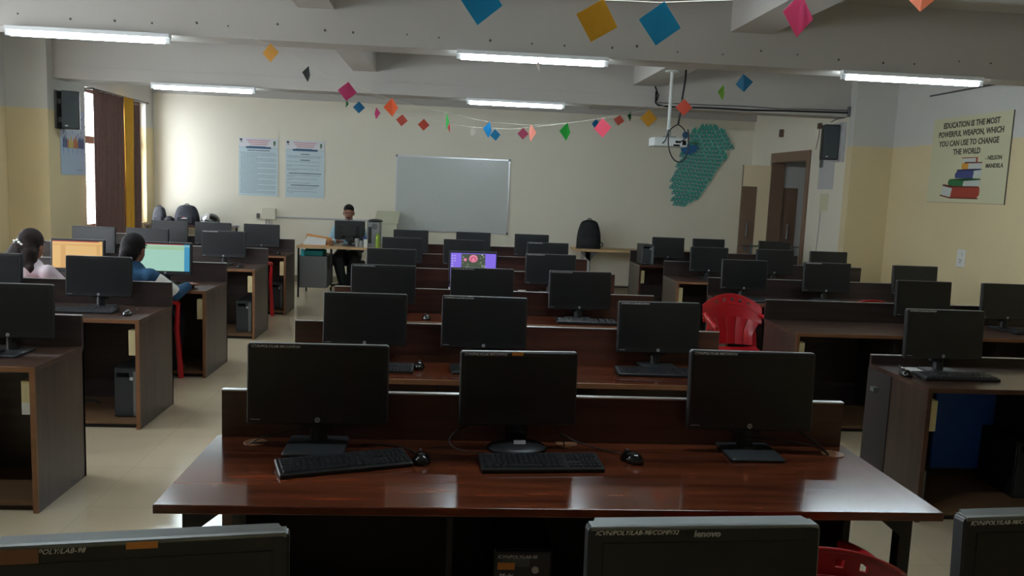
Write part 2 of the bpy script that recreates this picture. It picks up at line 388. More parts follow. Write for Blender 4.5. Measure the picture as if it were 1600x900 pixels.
# ------------------------------------------------------------------ desks
TH = .745
def desk(label, x0, x1, yf, yb, part=.925, top='woodtop', side='wooddark', group=None, socket=None, seam=False, band='band', pm='partdark'):
    w = x1-x0; d = yb-yf; t = thing('computer_desk', label, 'desk', ((x0+x1)/2, yf, 0), 0, group); h = w/2; k = .025
    # side panels (front edge carries a light band)
    for s in (-1, 1):
        xa, xb = (-h, -h+k) if s < 0 else (h-k, h)
        p = G().box(xa, xb, .012, d, 0, TH-k).build('side_panel', side, t)
        G().box(xa, xb, 0, .012, 0, TH-k).build('edge_band', band, p)
        if seam and s < 0: G().box(xa-.004, xa, d*.58, d, 0, TH-k).build('rear_filler', 'inner', p)
    G().box(-h, h, .012, d-.022, TH-k, TH).build('desktop', top, t)
    G().box(-h, h, 0, .012, TH-k, TH).build('front_edge_band', band, t)
    b = G().box(-h, h, d-.022, d, .0, part-.004).build('back_partition', pm, t)
    G().box(-h, h, d-.024, d+.002, part-.004, part).build('partition_trim', 'trim', b)
    for xx in (-w/6, w/6): G().box(xx-.01, xx+.01, .1, d-.022, .1, TH-k).build('divider', 'inner', t)
    G().box(-h+k, h-k, .03, d-.022, .03, .05).build('bottom_shelf', 'shelf', t)
    G().box(-h+k, h-k, .05, .065, 0, .03).build('plinth', 'inner', t)
    if socket:
        for s in socket:
            xa = h-k-.055 if s > 0 else -h+k
            q = G().rbox(xa, xa+.055, .03, .09, .50, .67, .004, axis='z').build('socket_box', 'cream', t)
            if yf < 4.2 and s > 0: G().box(xa+.002, xa+.053, .0285, .03, .50, .56).build('socket_label', 'white', q)
    return t
GD = 'walnut computer desks in the left column'
LB = [4.66, 6.2, 7.7, 9.42, 11.0]; LF = [4.11, 5.53, 7.02, 8.77, 10.41]
for i, (yf, yb) in enumerate(zip(LF, LB)):
    desk(['nearest walnut desk of the left column, cut by the left edge of the photo', 'second walnut desk of the left column, with a tower on its bottom shelf',
          'third walnut desk of the left column, at which the two girls sit', 'fourth walnut desk of the left column, behind the blue-green screen',
          'farthest walnut desk of the left column, below the helmet'][i], -4.46, -2.005 if i == 0 else -2.025, yf, yb, .92, group=None, socket=(1,))
RB = [4.74, 6.4, 7.9, 9.6, 11.45]; RF = [4.11, 5.75, 7.27, 8.97, 10.82]
for i, (yf, yb) in enumerate(zip(RF, RB)):
    desk(['nearest walnut desk of the right column, with a low silver-edged rear board', 'second walnut desk of the right column, beside the red chair',
          'third walnut desk of the right column, with a red chair before it', 'fourth walnut desk of the right column, level with the door frame',
          'farthest walnut desk of the right column, below the open door leaf'][i], 2.565 if i == 0 else 2.545, 4.97, yf, yb, [.80, .905, .915, .92, .905][i], socket=(-1,), seam=(i == 0), top='woodtop', band=['woodpart', 'band', 'band', 'band', 'woodpart'][i])
# centre column: the nearest one has an overhanging top on legs
def centre_desk():
    t = thing('computer_desk', 'nearest centre desk, glossy red-brown top on black legs with three monitors', 'desk', (.372, 2.40, 0))
    h, d = 1.20, .69
    G().rbox(-h-.02, h+.02, 0, d, TH-.028, TH, .003, axis='x').build('desktop', 'wood', t)
    b = G().box(-h, h, d-.02, d+.002, .12, .921).build('back_partition', 'woodpart', t)
    G().box(-h, h, d-.024, d+.004, .921, .926).build('partition_trim', 'trim', b)
    for s in (-1, 1):
        l = G().rbox(s*1.13-.022, s*1.13+.022, .05, .094, 0, TH-.028, .004, axis='z').build('leg', 'blackmetal', t)
        G().prism([(0, 0), (.09, 0), (0, -.07)], .02, mx=Matrix.Translation((s*1.13-s*.02, .06, TH-.028)) @ Matrix.Rotation(PI/2, 4, 'X') @ Matrix.Scale(-s, 4, (1, 0, 0))).build('bracket', 'blackmetal', l)
        G().rbox(s*1.13-.022, s*1.13+.022, d-.07, d-.026, 0, TH-.028, .004, axis='z').build('leg', 'blackmetal', t)
        G().box(s*1.01-.012, s*1.01+.012, .2, d-.02, .04, TH-.028).build('side_panel', 'inner', t)
    for xx in (-.34, .34): G().box(xx-.01, xx+.01, .25, d-.02, .1, TH-.028).build('divider', 'inner', t)
    G().box(-1.0, 1.0, .2, d-.02, .08, .1).build('bottom_shelf', 'woodpart', t)
    G().box(-1.0, 1.0, d-.035, d-.02, .1, TH-.028).build('inner_back', 'inner', t)
    for xx, yy in ((-1.06, .60), (.10, .645), (1.125, .575)):
        g = G(); g.cyl((xx, yy, TH), (xx, yy, TH+.003), .042, n=20); g.build('cable_grommet', 'band', t)
        # dark cable slot
    return t
centre_desk()
CB = [4.67, 6.25, 7.78, 9.4, 10.95]; CFr = [4.04, 5.78, 7.28, 8.9, 10.45]
for i, (yf, yb) in enumerate(zip(CFr, CB)):
    desk(['second centre desk from the camera, with three dark monitors', 'third centre desk from the camera, with three dark monitors',
          'fourth centre desk from the camera, carrying the purple screen', 'fifth centre desk from the camera, behind the purple screen',
          'sixth centre desk, closest to the whiteboard'][i], -.85, 1.59, yf, yb, .925, top='wood', side='woodpart', pm='woodpart')
# the desk nearest the camera, below the frame
desk('desk right in front of the camera, carrying the cropped monitors', -1.0, 1.7, .95, 1.5, .86, top='wood', side='woodpart', pm='woodpart')

# ------------------------------------------------------------------ monitors
def monitor(label, w=.46, h=.285, kind='a', bodym='black', text1=None):
    """origin on the desktop; the screen faces -y"""
    t = thing('monitor', label, 'monitor')
    z1 = .365; z0 = z1-h; T = Matrix.Translation((0, 0, 0)) @ Matrix.Rotation(math.radians(-3), 4, 'X')
    g = G(); g.rbox(-w/2, w/2, -.012, .022, z0, z1, .008, mx=T)
    g.add([(-w*.32, .022, z0+.03), (w*.32, .022, z0+.03), (w*.32, .022, z1-.05), (-w*.32, .022, z1-.05),
           (-w*.2, .05, z0+.06), (w*.2, .05, z0+.06), (w*.2, .05, z1-.09), (-w*.2, .05, z1-.09)],
          [(4, 5, 6, 7), (0, 1, 5, 4), (1, 2, 6, 5), (2, 3, 7, 6), (3, 0, 4, 7)], mx=T)
    hs = g.build('housing', bodym, t)
    b = .016 if kind != 'c' else .028; bb = .032 if kind != 'b' else .045
    G().box(-w/2+b, w/2-b, -.0135, -.011, z0+bb, z1-b, mx=T).build('screen', 'screen', t)
    G().box(-w/2+.006, w/2-.006, -.0105, .02, z1-.001, z1+.0012, mx=T).build('top_edge', 'edge' if kind != 'c' else 'silver', t)
    zc = z0+bb/2
    if kind == 'a':
        g = G(); n = 20; yy = -.0145
        g.cyl((0, -.0135, zc), (0, -.0115, zc), .009, n=20, mx=T)
        lg = g.build('round_logo', 'logo', t)
        g = G(); g.box(-.0035, -.0022, yy, -.0135, zc-.003, zc+.006, mx=T).box(-.0022, .0, yy, -.0135, zc+.001, zc+.0022, mx=T).box(-.0006, .0006, yy, -.0135, zc-.003, zc+.002, mx=T)
        g.box(.0018, .003, yy, -.0135, zc-.006, zc+.003, mx=T).box(.003, .005, yy, -.0135, zc+.002, zc+.003, mx=T).box(.003, .005, yy, -.0135, zc-.003, zc-.002, mx=T).box(.004, .005, yy, -.0135, zc-.003, zc+.003, mx=T)
        g.build('logo_letters', 'black', t)
        G().box(-w/2+.012, -w/2+.045, -.013, -.0118, zc-.001, zc+.001, mx=T).build('model_line', 'logo', t)
        # neck and plate stand
        G().box(-.055, .055, .02, .05, .06, z0+.1).cyl((0, .04, .0), (0, .04, .09), .03, n=12).build('neck', 'black', t)
        G().rbox(-.1, .1, -.13, .09, 0, .012, .012, axis='z').build('base', 'greypl', t)
    elif kind == 'b':
        G().rbox(-.04, .04, -.005, .045, .01, z0+.06, .01, axis='z').build('neck', 'blackgl', t)
        G().ell((0, 0, .002), (.115, .09, .026), 24, 10, fn=lambda x, y, z: (x, y, max(z, 0))).build('base', 'black', t, smooth='all')
        G().box(-.022, .022, -.0712, -.0702, .0, .014, mx=Matrix.Translation((0, -.004, .008)) @ Matrix.Rotation(math.radians(-25), 4, 'X')).build('label_sticker', 'logo', t)
    else:
        G().box(-.045, .045, .02, .05, .01, z0+.1).build('neck', 'black', t)
        G().rbox(-.12, .12, -.09, .1, 0, .015, .02, axis='z').build('base', 'greypl', t)
        # silver bevelled cap along the top
        g = G(); g.add([(-w/2+.004, -.012, z1), (w/2-.004, -.012, z1), (w/2-.02, .03, z1+.004), (-w/2+.02, .03, z1+.004), (-w/2+.004, -.012, z1-.006), (w/2-.004, -.012, z1-.006), (w/2-.02, .03, z1-.01), (-w/2+.02, .03, z1-.01)],
              [(0, 1, 2, 3), (4, 5, 1, 0), (1, 5, 6, 2), (2, 6, 7, 3), (3, 7, 4, 0), (4, 7, 6, 5)], mx=T)
        g.build('silver_cap', 'silver', t)
    if text1:
        e = text('handwriting', text1, .0125 if kind != 'c' else .0115, 'ink', t, T @ Vector((-w/2+.012, -.0125, z1-.0135)), (PI/2-.05, 0, 0), shear=.35, ext=.0004, sx=1.0 if kind != 'c' else 1.05)
    return t
M['edge'] = mat('pale_grey_edge', rgb(120, 122, 124), .4)  # paler grey for the thin strip along the monitor tops
protos = {}
def put(proto, label, x, y, z=TH, rz=0, group=None):
    r = dup(proto, label, (x, y, z), rz, group); return r
PA = monitor('proto', .47, .285, 'a', text1='ICVN/POLY/LAB-98/COMP/24')
PP = monitor('proto', .45, .285, 'a')
PB = monitor('proto', .44, .275, 'b', text1='ICVN/POLY/LAB-98/COMP/25')
GM = None
col = {'l': 'left', 'm': 'middle', 'r': 'right'}
def mons(deskname, y, xs, protos_, rzs=None, which=('left', 'middle', 'right')):
    for i, x in enumerate(xs):
        p = protos_[i]; nm = which[i]
        put(p, 'black monitor on the %s, the %s one' % (deskname, nm), x, y, TH, (rzs or [0]*len(xs))[i])
# nearest centre desk: three individual ones
a = put(PA, 'wide dark monitor with handwriting on its bezel, left on the nearest centre desk', -.46, 2.975, TH, .02); a.scale = (1.075, 1, 1.03)
b = put(PB, 'dark monitor with orange sticker and oval foot, middle of the nearest centre desk', .275, 2.985, TH, .07)
G().box(-.03, .012, -.0145, -.013, .352, .364, mx=Matrix.Rotation(math.radians(-3), 4, 'X')).build('orange_sticker', 'orange', b)
c = put(PA, 'dark monitor with handwriting, right on the nearest centre desk, beside the cable hole', 1.165, 2.99, TH, -.01); c.scale = (1.03, 1, 1.06)
mons('second centre desk', 4.48, (-.445, .205, 1.185), (PP, PA, PA), (.01, -.02, .05))
mons('third centre desk', 6.06, (-.475, .25, .985), (PA, PA, PA), (0, .0, .04))
mons('fifth centre desk', 9.2, (-.52, .16, 1.105), (PP, PP, PA))
mons('sixth centre desk by the whiteboard', 10.75, (-.50, .31, 1.075), (PP, PP, PP))
mons('fourth centre desk beside the purple screen', 7.58, (-.525, .945), (PP, PA), None, ('left', 'right'))
# left column
mons('nearest left desk', 4.44, (-3.5, -2.29), (PP, PP), None, ('outer', 'aisle-side'))
mons('second left desk', 6.0, (-3.22, -2.47), (PP, PP), None, ('left', 'aisle-side'))
mons('fourth left desk', 9.2, (-3.83, -3.27, -2.46), (PP, PP, PA))
mons('farthest left desk below the helmet', 10.8, (-3.56, -3.02, -2.41), (PP, PP, PP))
# right column
mons('nearest right desk', 4.52, (2.885, 3.9), (PA, PP), None, ('aisle-side', 'outer'))
mons('second right desk', 6.2, (3.75, 4.46), (PP, PP), None, ('middle', 'outer'))
mons('third right desk', 7.7, (2.84, 3.66, 4.55), (PP, PA, PP))
mons('fourth right desk', 9.4, (3.03, 3.82, 4.47), (PP, PP, PP))
mons('farthest right desk by the door', 11.2, (3.02, 3.59, 4.53), (PP, PP, PP))
# lit screens
def screenmat(n, c, e):
    m = mat(n, (.02, .02, .02), .35); b = m.node_tree.nodes['Principled BSDF']
    b.inputs['Emission Color'].default_value = (*c, 1); b.inputs['Emission Strength'].default_value = e; return m
M['s_orange'] = screenmat('screen_orange', rgb(236, 190, 118), 0.30)
M['s_orange2'] = screenmat('screen_orange_shade', rgb(222, 172, 100), 0.29)
M['s_red'] = screenmat('screen_red_bar', rgb(190, 50, 40), 0.25)
M['s_green'] = screenmat('screen_green', rgb(160, 205, 188), 0.33)
M['s_green2'] = screenmat('screen_olive', rgb(160, 200, 160), 0.31)
M['s_blue'] = screenmat('screen_blue', rgb(60, 150, 190), 0.30)
M['s_purple'] = screenmat('screen_purple', rgb(128, 104, 222), 0.36)
M['s_leaf'] = screenmat('screen_leaves', rgb(70, 84, 66), 0.30)
M['s_leaf2'] = screenmat('screen_leaf_spots', rgb(196, 200, 176), 0.30)
M['s_pink'] = screenmat('screen_pink', rgb(222, 130, 160), 0.33)
M['s_pink2'] = screenmat('screen_deep_pink', rgb(190, 70, 100), 0.33)
M['s_white'] = screenmat('screen_white', rgb(225, 225, 245), 0.33)
TT = Matrix.Rotation(math.radians(-3), 4, 'X')
def lit(label, x, y, rz, rects):
    r = put(PP, label, x, y, TH, rz)
    sc = [o for o in C.objects if o.parent == r and o.name.startswith('screen')][0]
    for nm, x0, x1, z0, z1, m in rects:
        G().box(x0, x1, -.0142-.0004*rects.index((nm, x0, x1, z0, z1, m)), -.0134, z0, z1, mx=TT).build(nm, m, sc)
    return r, sc
X0, X1, Z0, Z1 = -.209, .209, .112, .349
lit('lit orange spreadsheet screen in front of the girl in white', -3.235, 7.44, .02, [('page', X0, X1, Z0, Z1, 's_orange'), ('title_bar', X0, X1-.03, Z1-.008, Z1, 's_red'), ('toolbar', X0, X1, Z1-.04, Z1-.028, 's_orange2'),
    ('column', X0+.07, X0+.11, Z0, Z1-.04, 's_orange2'), ('scroll_column', X1-.05, X1-.02, Z0, Z1-.04, 's_orange2')])
lit('lit pale green screen in front of the girl in blue', -2.49, 7.44, .0, [('page', X0, X1, Z0, Z1, 's_green'), ('title_bar', X0, X1, Z1-.007, Z1, 's_red'), ('toolbar', X0, X1-.04, Z1-.05, Z1-.02, 's_green2'),
    ('task_pane', X1-.045, X1, Z0, Z1-.02, 's_blue'), ('close_button', X1-.05, X1, Z1-.012, Z1, 's_blue')])
r, sc = lit('lit screen with purple desktop and a child picture, on the fourth centre desk', .225, 7.58, 0, [('wallpaper', X0, X1, Z0, Z1, 's_purple'), ('photo', -.11, .11, Z0+.012, Z1-.006, 's_leaf')])
g = G(); random.seed(3)
for i in range(70):
    a, b2 = random.uniform(-.105, .105), random.uniform(Z0+.02, Z1-.012)
    if abs(a-.005) > .04: g.box(a, a+random.uniform(.004, .012), -.0152, -.0148, b2, b2+random.uniform(.004, .01), mx=TT)
g.build('photo_leaves', 's_leaf2', sc)
G().ell((.0, -.0152, .30), (.04, .0006, .036), 18, 8, mx=TT).build('photo_hood', 's_pink', sc)
G().ell((.0, -.0162, .292), (.026, .0006, .026), 18, 8, mx=TT).build('photo_face', 's_pink2', sc)
G().ell((.0, -.0172, .288), (.018, .0006, .02), 18, 8, mx=TT).ell((-.075, -.0158, .288), (.015, .0006, .015), 12, 6, mx=TT).build('photo_cheeks', 's_pink', sc)
g = G()
for i in range(9): g.box(X0+.012, X0+.022, -.0152, -.0148, Z1-.03-i*.024, Z1-.022-i*.024, mx=TT)
for i in range(3): g.box(X0+.035, X0+.045, -.0152, -.0148, Z1-.03-i*.024, Z1-.022-i*.024, mx=TT)
g.build('desktop_icons', 's_white', sc)
# monitors right at the camera
PC = monitor('proto', .44, .30, 'c', text1='ICVN/POLY/LAB-98/COMP/32')
text('brand_name', 'lenovo', .016, 'logo', PC, TT @ Vector((.0, -.0135, .365-.018)), (PI/2-.05, 0, 0), shear=.15, ax='CENTER', bold=.0006, sx=1.15)
z1 = .36
m1 = put(PC, 'black monitor with silver top edge nearest the camera, bottom centre of the photo', .485, 1.40, TH+.007, .05)
PD = monitor('proto', .47, .30, 'c', text1='            ICVN/POLY/LAB-98')
m2 = put(PD, 'black monitor with paper stickers on its bezel, bottom left corner of the photo', -.485, 1.31, TH+.012, .146)
G().box(-.232, -.148, -.0145, -.013, .338, .362, mx=TT).build('paper_sticker', 'band', m2)
G().box(-.02, .028, -.0145, -.013, .353, .364, mx=TT).build('orange_sticker', 'orange', m2)
m3 = put(PC, 'black monitor cut by the bottom right corner of the photo', 1.215, 1.45, TH+.015, .095)
for p in (PA, PP, PB, PC, PD):
    for o in [o for o in C.objects if o.parent == p]: bpy.data.objects.remove(o)
    bpy.data.objects.remove(p)
# ------------------------------------------------------------------ keyboards, mice, cables, towers
def keyboard(label, w=.44, d=.145):
    t = thing('keyboard', label, 'keyboard')
    g = G(); a = math.radians(4); T = Matrix.Translation((0, 0, .001)) @ Matrix.Rotation(a, 4, 'X')
    g.rbox(-w/2, w/2, -d/2, d/2, .004, .02, .006, axis='z', mx=T); g.build('case', 'black', t)
    k = G(); ky = d*.80/6
    for r in range(6):
        y0 = -d/2+.012+r*ky; x = -w/2+.012
        if r == 0: ws = [1.4, 1.2, 1.2, 6, 1.2, 1.2, 1.4]
        else: ws = [1.3]+[1]*12+[1.5]
        tot = sum(ws); U = (w*.66)/tot
        for q in ws:
            k.add([(x+.001, y0, .02), (x+q*U-.001, y0, .02), (x+q*U-.001, y0+ky-.002, .02), (x+.001, y0+ky-.002, .02), (x+.003, y0+.003, .026), (x+q*U-.003, y0+.003, .026), (x+q*U-.003, y0+ky-.005, .026), (x+.003, y0+ky-.005, .026)],
                  [(4, 5, 6, 7), (0, 1, 5, 4), (1, 2, 6, 5), (2, 3, 7, 6), (3, 0, 4, 7)], mx=T); x += q*U
        U = (w*.27)/7.4; x = -w/2+.012+w*.685
        for q in range(7):
            if q < 3 and r == 2: x += U; continue
            k.add([(x+.001, y0, .02), (x+U-.001, y0, .02), (x+U-.001, y0+ky-.002, .02), (x+.001, y0+ky-.002, .02), (x+.003, y0+.003, .026), (x+U-.003, y0+.003, .026), (x+U-.003, y0+ky-.005, .026), (x+.003, y0+ky-.005, .026)],
                  [(4, 5, 6, 7), (0, 1, 5, 4), (1, 2, 6, 5), (2, 3, 7, 6), (3, 0, 4, 7)], mx=T); x += U+(.004 if q == 2 else 0)
    o = k.build('keys', 'key', t); o['kind'] = 'stuff'
    return t
def mouse(label):
    t = thing('mouse', label, 'mouse')
    G().ell((0, 0, .003), (.032, .055, .034), 18, 12, fn=lambda x, y, z: (x*(1-.12*y), y, max(z, 0)*(1-.25*y))).build('shell', 'blackgl', t, smooth='all')
    G().cyl((-.004, .028, .029), (.004, .028, .029), .009, n=12).build('scroll_wheel', 'greypl', t)
    return t
K0 = keyboard('black keyboard with shiny keys, left on the nearest centre desk'); K0.location = (-.335, 2.76, TH); K0.rotation_euler[2] = .33; K0.scale = (1.02, 1, 1)
k = dup(K0, 'black keyboard before the oval-footed monitor, middle of the nearest centre desk', (.345, 2.79, TH), .06); k.scale = (.98, 1, 1)
MO = mouse('black mouse touching the right end of the left keyboard, nearest centre desk'); MO.location = (-.075, 2.82, TH); MO.rotation_euler[2] = .15
dup(MO, 'black mouse lying alone between middle and right monitor, nearest centre desk', (.685, 2.86, TH), .5)
def kb(x, y, rz, l): dup(K0, l, (x, y, TH), rz)
kb(1.14, 4.29, -.03, 'black keyboard before the right monitor of the second centre desk')
kb(-.39, 4.24, 0, 'black keyboard before the left monitor of the second centre desk')
kb(1.02, 5.93, -.02, 'black keyboard before the right monitor of the third centre desk')
kb(.25, 4.26, .1, 'black keyboard hidden behind the oval-footed monitor, second centre desk')
kb(-2.5, 5.80, .02, 'black keyboard on the second left desk')
kb(-2.52, 4.36, -.1, 'black keyboard at the left edge of the photo, nearest left desk')
kb(2.87, 4.36, .03, 'dusty black keyboard on the nearest right desk')
kb(3.62, 7.46, 0, 'black keyboard in front of the middle monitor, third right desk')
kb(2.88, 7.46, 0, 'black keyboard in front of the aisle-side monitor, third right desk')
kb(-2.62, 9.0, .05, 'black keyboard on the fourth left desk')
kb(4.6, 6.0, -.1, 'black keyboard before the outer monitor, second right desk')
for x, y, l in ((-.14, 4.30, 'black mouse beside the left keyboard, second centre desk'), (-2.17, 5.72, 'shiny black mouse near the front edge of the second left desk'),
                (3.3, 7.42, 'black mouse between the two keyboards, third right desk'), (2.60, 4.40, 'black mouse left of the keyboard, nearest right desk'),
                (-2.22, 8.95, 'black mouse near the front edge of the fourth left desk'), (-.15, 5.9, 'black mouse beside the left monitor, third centre desk'), (-2.2, 7.2, 'black mouse under the hand of the girl in blue'),
                (-2.16, 10.62, 'black mouse on the farthest left desk'), (2.66, 10.98, 'black mouse by the tower on the farthest right desk')):
    dup(MO, l, (x, y, TH), random.uniform(-.3, .3))
def cable(pts, label, r=.0028, m='cable'):
    return tag(G().tube(pts, r, 6).build('cable', m, smooth='all'), label, 'cable')
Z = TH+.003
cable(bez((-.085, 2.86, Z+.006), (-.12, 2.98, Z), (-.2, 3.0, Z), (-.30, 2.99, Z)), 'thin mouse cable curling behind the left keyboard')
cable(bez((.66, 2.91, Z+.006), (.60, 2.99, Z), (.52, 3.0, Z), (.45, 3.03, .79)), 'thin mouse cable running to the middle monitor')
cable(bez((-.705, 2.98, Z), (-.62, 2.98, .80), (-.55, 3.0, .79), (-.44, 3.0, .83)), 'black cable from the left cable hole to the left monitor')
cable(bez((-.705, 2.99, Z), (-.6, 2.98, Z+.01), (-.5, 2.96, Z+.01), (-.38, 2.98, Z)), 'second black cable from the left cable hole along the desktop')
cable(bez((.46, 3.02, Z), (.45, 2.99, .79), (.42, 3.0, .84), (.40, 3.0, .86)), 'black cable standing in the middle cable hole')
cable(bez((1.47, 2.955, Z), (1.43, 2.95, .80), (1.36, 3.0, .83), (1.28, 3.01, .87)), 'thick black cable from the right cable hole to the right monitor', .004)
cable(bez((1.475, 2.96, Z), (1.40, 2.95, .81), (1.25, 3.0, .79), (1.14, 3.0, .80)), 'second black cable looping from the right cable hole')
cable(bez((.14, 2.92, Z), (.0, 2.80, .78), (-.02, 2.95, .80), (.1, 3.0, .83)), 'black cable looping left of the oval monitor foot')
cable(bez((2.72, 4.62, Z), (2.6, 4.55, .80), (2.6, 4.45, .77), (2.64, 4.4, Z)), 'black cable arching over the mouse on the nearest right desk')
cable(bez((-2.2, 5.95, Z), (-2.1, 5.9, .78), (-2.15, 5.8, Z), (-2.17, 5.77, Z)), 'mouse cable curling on the second left desk')
tag(G().box(2.70, 2.90, 4.52, 4.62, TH, TH+.004).build('paper_slip', 'white', None), 'small white paper behind the keyboard of the nearest right desk', 'paper')
# tower computers
def tower(label, w=.17, h=.37, d=.38, strip=True):
    t = thing('computer_tower', label, 'computer tower')
    G().rbox(-w/2, w/2, 0, d, 0, h, .008).build('case', 'black', t)
    G().rbox(-w/2+.006, w/2-.006, -.012, 0, .006, h-.006, .008).build('front_panel', 'greypl', t)
    if strip: G().box(w/2-.04, w/2-.008, -.016, -.011, .01, h-.02).build('silver_strip', 'silver', t)
    G().cyl((w*.2, -.018, h-.07), (w*.2, -.010, h-.07), .012, n=16).build('power_button', 'logo', t)
    G().box(-w*.38, w*.1, -.0135, -.0115, h-.06, h-.03).build('drive_bay', 'blackgl', t)
    return t
T0 = tower('black tower with silver strip on the bottom shelf of the second left desk', h=.34); T0.location = (-2.155, 5.66, .05)
dup(T0, 'black tower with grey strip on the bottom shelf of the fourth left desk', (-2.17, 8.93, .05))
dup(T0, 'black tower on the floor shelf of the farthest left desk', (-2.17, 10.6, .05))
dup(T0, 'dark tower in the shadow below the nearest left desk', (-2.6, 4.32, .05))
dup(T0, 'black tower under the nearest right desk, beside the blue board', (3.37, 4.36, .05))
dup(T0, 'black tower with silver strip close to the left side panel of the nearest right desk', (2.65, 4.30, .05)).scale = (.8, 1, .55)
dup(T0, 'black tower standing on top of the farthest right desk', (2.69, 11.0, TH), 0).scale = (1, .8, .78)
t = tower('black tower with orange label and white handwriting under the nearest centre desk', .2, .40, .36, False); t.location = (.285, 2.66, .10)
text('handwriting', 'ICVN/POLY/LAB-98', .016, 'ink', t, (-.09, -.0135, .37), shear=.3)
text('handwriting', 'Multi', .024, 'ink', t, (-.085, -.0135, .30), shear=.3)
G().box(-.088, -.03, -.0145, -.012, .33, .355).build('orange_label', 'orange', t)
M['blueboard'] = mat('blue_board', rgb(30, 84, 180), .5)
tag(G().rbox(2.98, 4.0, 4.68, 4.70, .11, .60, .01).build('blue_board', 'blueboard'), 'dark blue board leaning inside the nearest right desk', 'board')
tag(G().box(2.53, 4.9, 4.60, 4.64, .60, .625).build('desk_rail', 'silver'), 'pale rail across the inside of the nearest right desk', 'rail')
# small things
t = thing('glue_bottle', 'tiny white bottle with purple cap left of the purple screen', 'bottle', (.015, 7.46, TH))
G().cyl((0, 0, 0), (0, 0, .045), .014, .012).build('bottle_body', 'white', t); G().cyl((0, 0, .045), (0, 0, .075), .008, .005).build('cap', mat('purple_cap', rgb(70, 50, 120), .4), t)
tag(G().rbox(.535, .595, 6.238, 6.245, .926, .937, .003, axis='x').build('eraser', 'white'), 'small white eraser lying on the rear board of the third centre desk', 'eraser')
# ------------------------------------------------------------------ red plastic chairs
def chair():
    t = thing('plastic_chair', 'proto', 'chair')
    W = .26
    # seat faces +y, backrest at -y side
    G().grid(lambda u, v: ((u-.5)*.44*(1-.06*(1-v)), -.20+.42*v, .43-.012*math.sin(PI*u)-.015*math.sin(PI*v)+(.0 if v < .9 else -.02*(v-.9)*10)), 10, 10, th=.006).build('seat', 'red', t, smooth=True)
    def bk(u, v):   # u across, v up: 0..1 ; curved back, arched top
        a = (u-.5)*2; zt = .86-.10*a*a; zb2 = .44
        z = zb2+(zt-zb2)*v; ww = .185+.075*min(1, max(0, (v-.25)/.35))**1.2
        return (a*ww, -.235-.085*v+.07*a*a, z)
    # top rail, middle rail and vertical slats
    def rail(v0, v1, skip=None, n=22): return G().grid(lambda u, v: bk(u, v0+(v1-v0)*v), n, 6, th=.007, skip=skip)
    rail(.80, 1.0, skip=lambda i, j: j in (2, 3) and i in (4, 7, 10, 13, 16)).build('top_rail', 'red', t, smooth=True)
    rail(.56, .79).build('middle_rail', 'red', t, smooth=True)
    g = G(); g.tube([Vector(bk(u/20, 1.0))+Vector((0, -.002, .002)) for u in range(21)], .007, 6); g.tube([Vector(bk(u/20, .79))+Vector((0, -.008, 0)) for u in range(21)], .006, 6); g.tube([Vector(bk(u/20, .68))+Vector((0, -.008, 0)) for u in range(21)], .004, 6)
    g.build('rail_ridges', 'red', t, smooth='all')
    for k in range(5):
        u0 = .03+k*.19; G().grid(lambda u, v: Vector(bk(u0+.175*u, .56*v))+Vector((0, .004*math.sin(PI*u), 0)), 4, 6, th=.007).build('back_slat', 'red', t, smooth=True)
    for s in (-1, 1):
        g = G(); pts = bez((s*.235, -.23, .70), (s*.275, -.1, .69), (s*.28, .05, .68), (s*.265, .19, .64)); g.tube(pts, .018, 8, radii=[.016+.006*math.sin(PI*i/10) for i in range(11)])
        g.build('armrest', 'red', t, smooth='all')
        G().tube([(s*.262, .185, .65), (s*.25, .19, .43), (s*.27, .22, 0)], .02, 8, radii=[.016, .02, .024]).build('leg', 'red', t, smooth=True)
        G().tube([(s*.20, -.25, .62), (s*.21, -.22, .43), (s*.25, -.29, 0)], .02, 8, radii=[.012, .02, .024]).build('leg', 'red', t, smooth=True)
    return t
CH = chair(); CH.location = (2.46, 6.68, 0); CH['label'] = 'red plastic chair with holed arched back in the right aisle, behind the dark monitor'
CH.rotation_euler[2] = PI-.03
dup(CH, 'red plastic chair whose arched back just shows over the second right desk', (3.70, 7.2, 0), 0)
dup(CH, 'red plastic chair at the bottom edge of the photo, before the nearest centre desk', (1.04, 2.34, 0), -.10).scale = (1, 1, .925)
dup(CH, 'red plastic chair under the girl in blue', (-2.50, 6.80, 0), 0)
dup(CH, 'red plastic chair under the girl in white', (-3.33, 6.80, 0), 0)
dup(CH, 'red plastic chair of which a speck shows by the farthest left desk', (-2.42, 10.1, 0), .1)
# ------------------------------------------------------------------ flat work on walls
def frame_mx(o, u, v):
    """maps (u, v, out) of a wall sheet to the world"""
    u = Vector(u).normalized(); v = Vector(v).normalized(); n = u.cross(v)
    return Matrix(((u.x, v.x, n.x, o[0]), (u.y, v.y, n.y, o[1]), (u.z, v.z, n.z, o[2]), (0, 0, 0, 1)))
def sheet(name, label, cat, mx, w, h, m, th=.004, group=None):
    e = thing(name, label, cat, (0, 0, 0), 0, group); e.matrix_world = mx
    G().box(0, w, 0, h, 0, th).build('sheet', m, e); return e
def flat(e, name, pts, m, z=.005, th=.0006, smooth=False):
    return G().prism(pts, th, base=z).build(name, m, e)
def rect(e, name, x0, x1, y0, y1, m, z=.005): return flat(e, name, [(x0, y0), (x1, y0), (x1, y1), (x0, y1)], m, z)
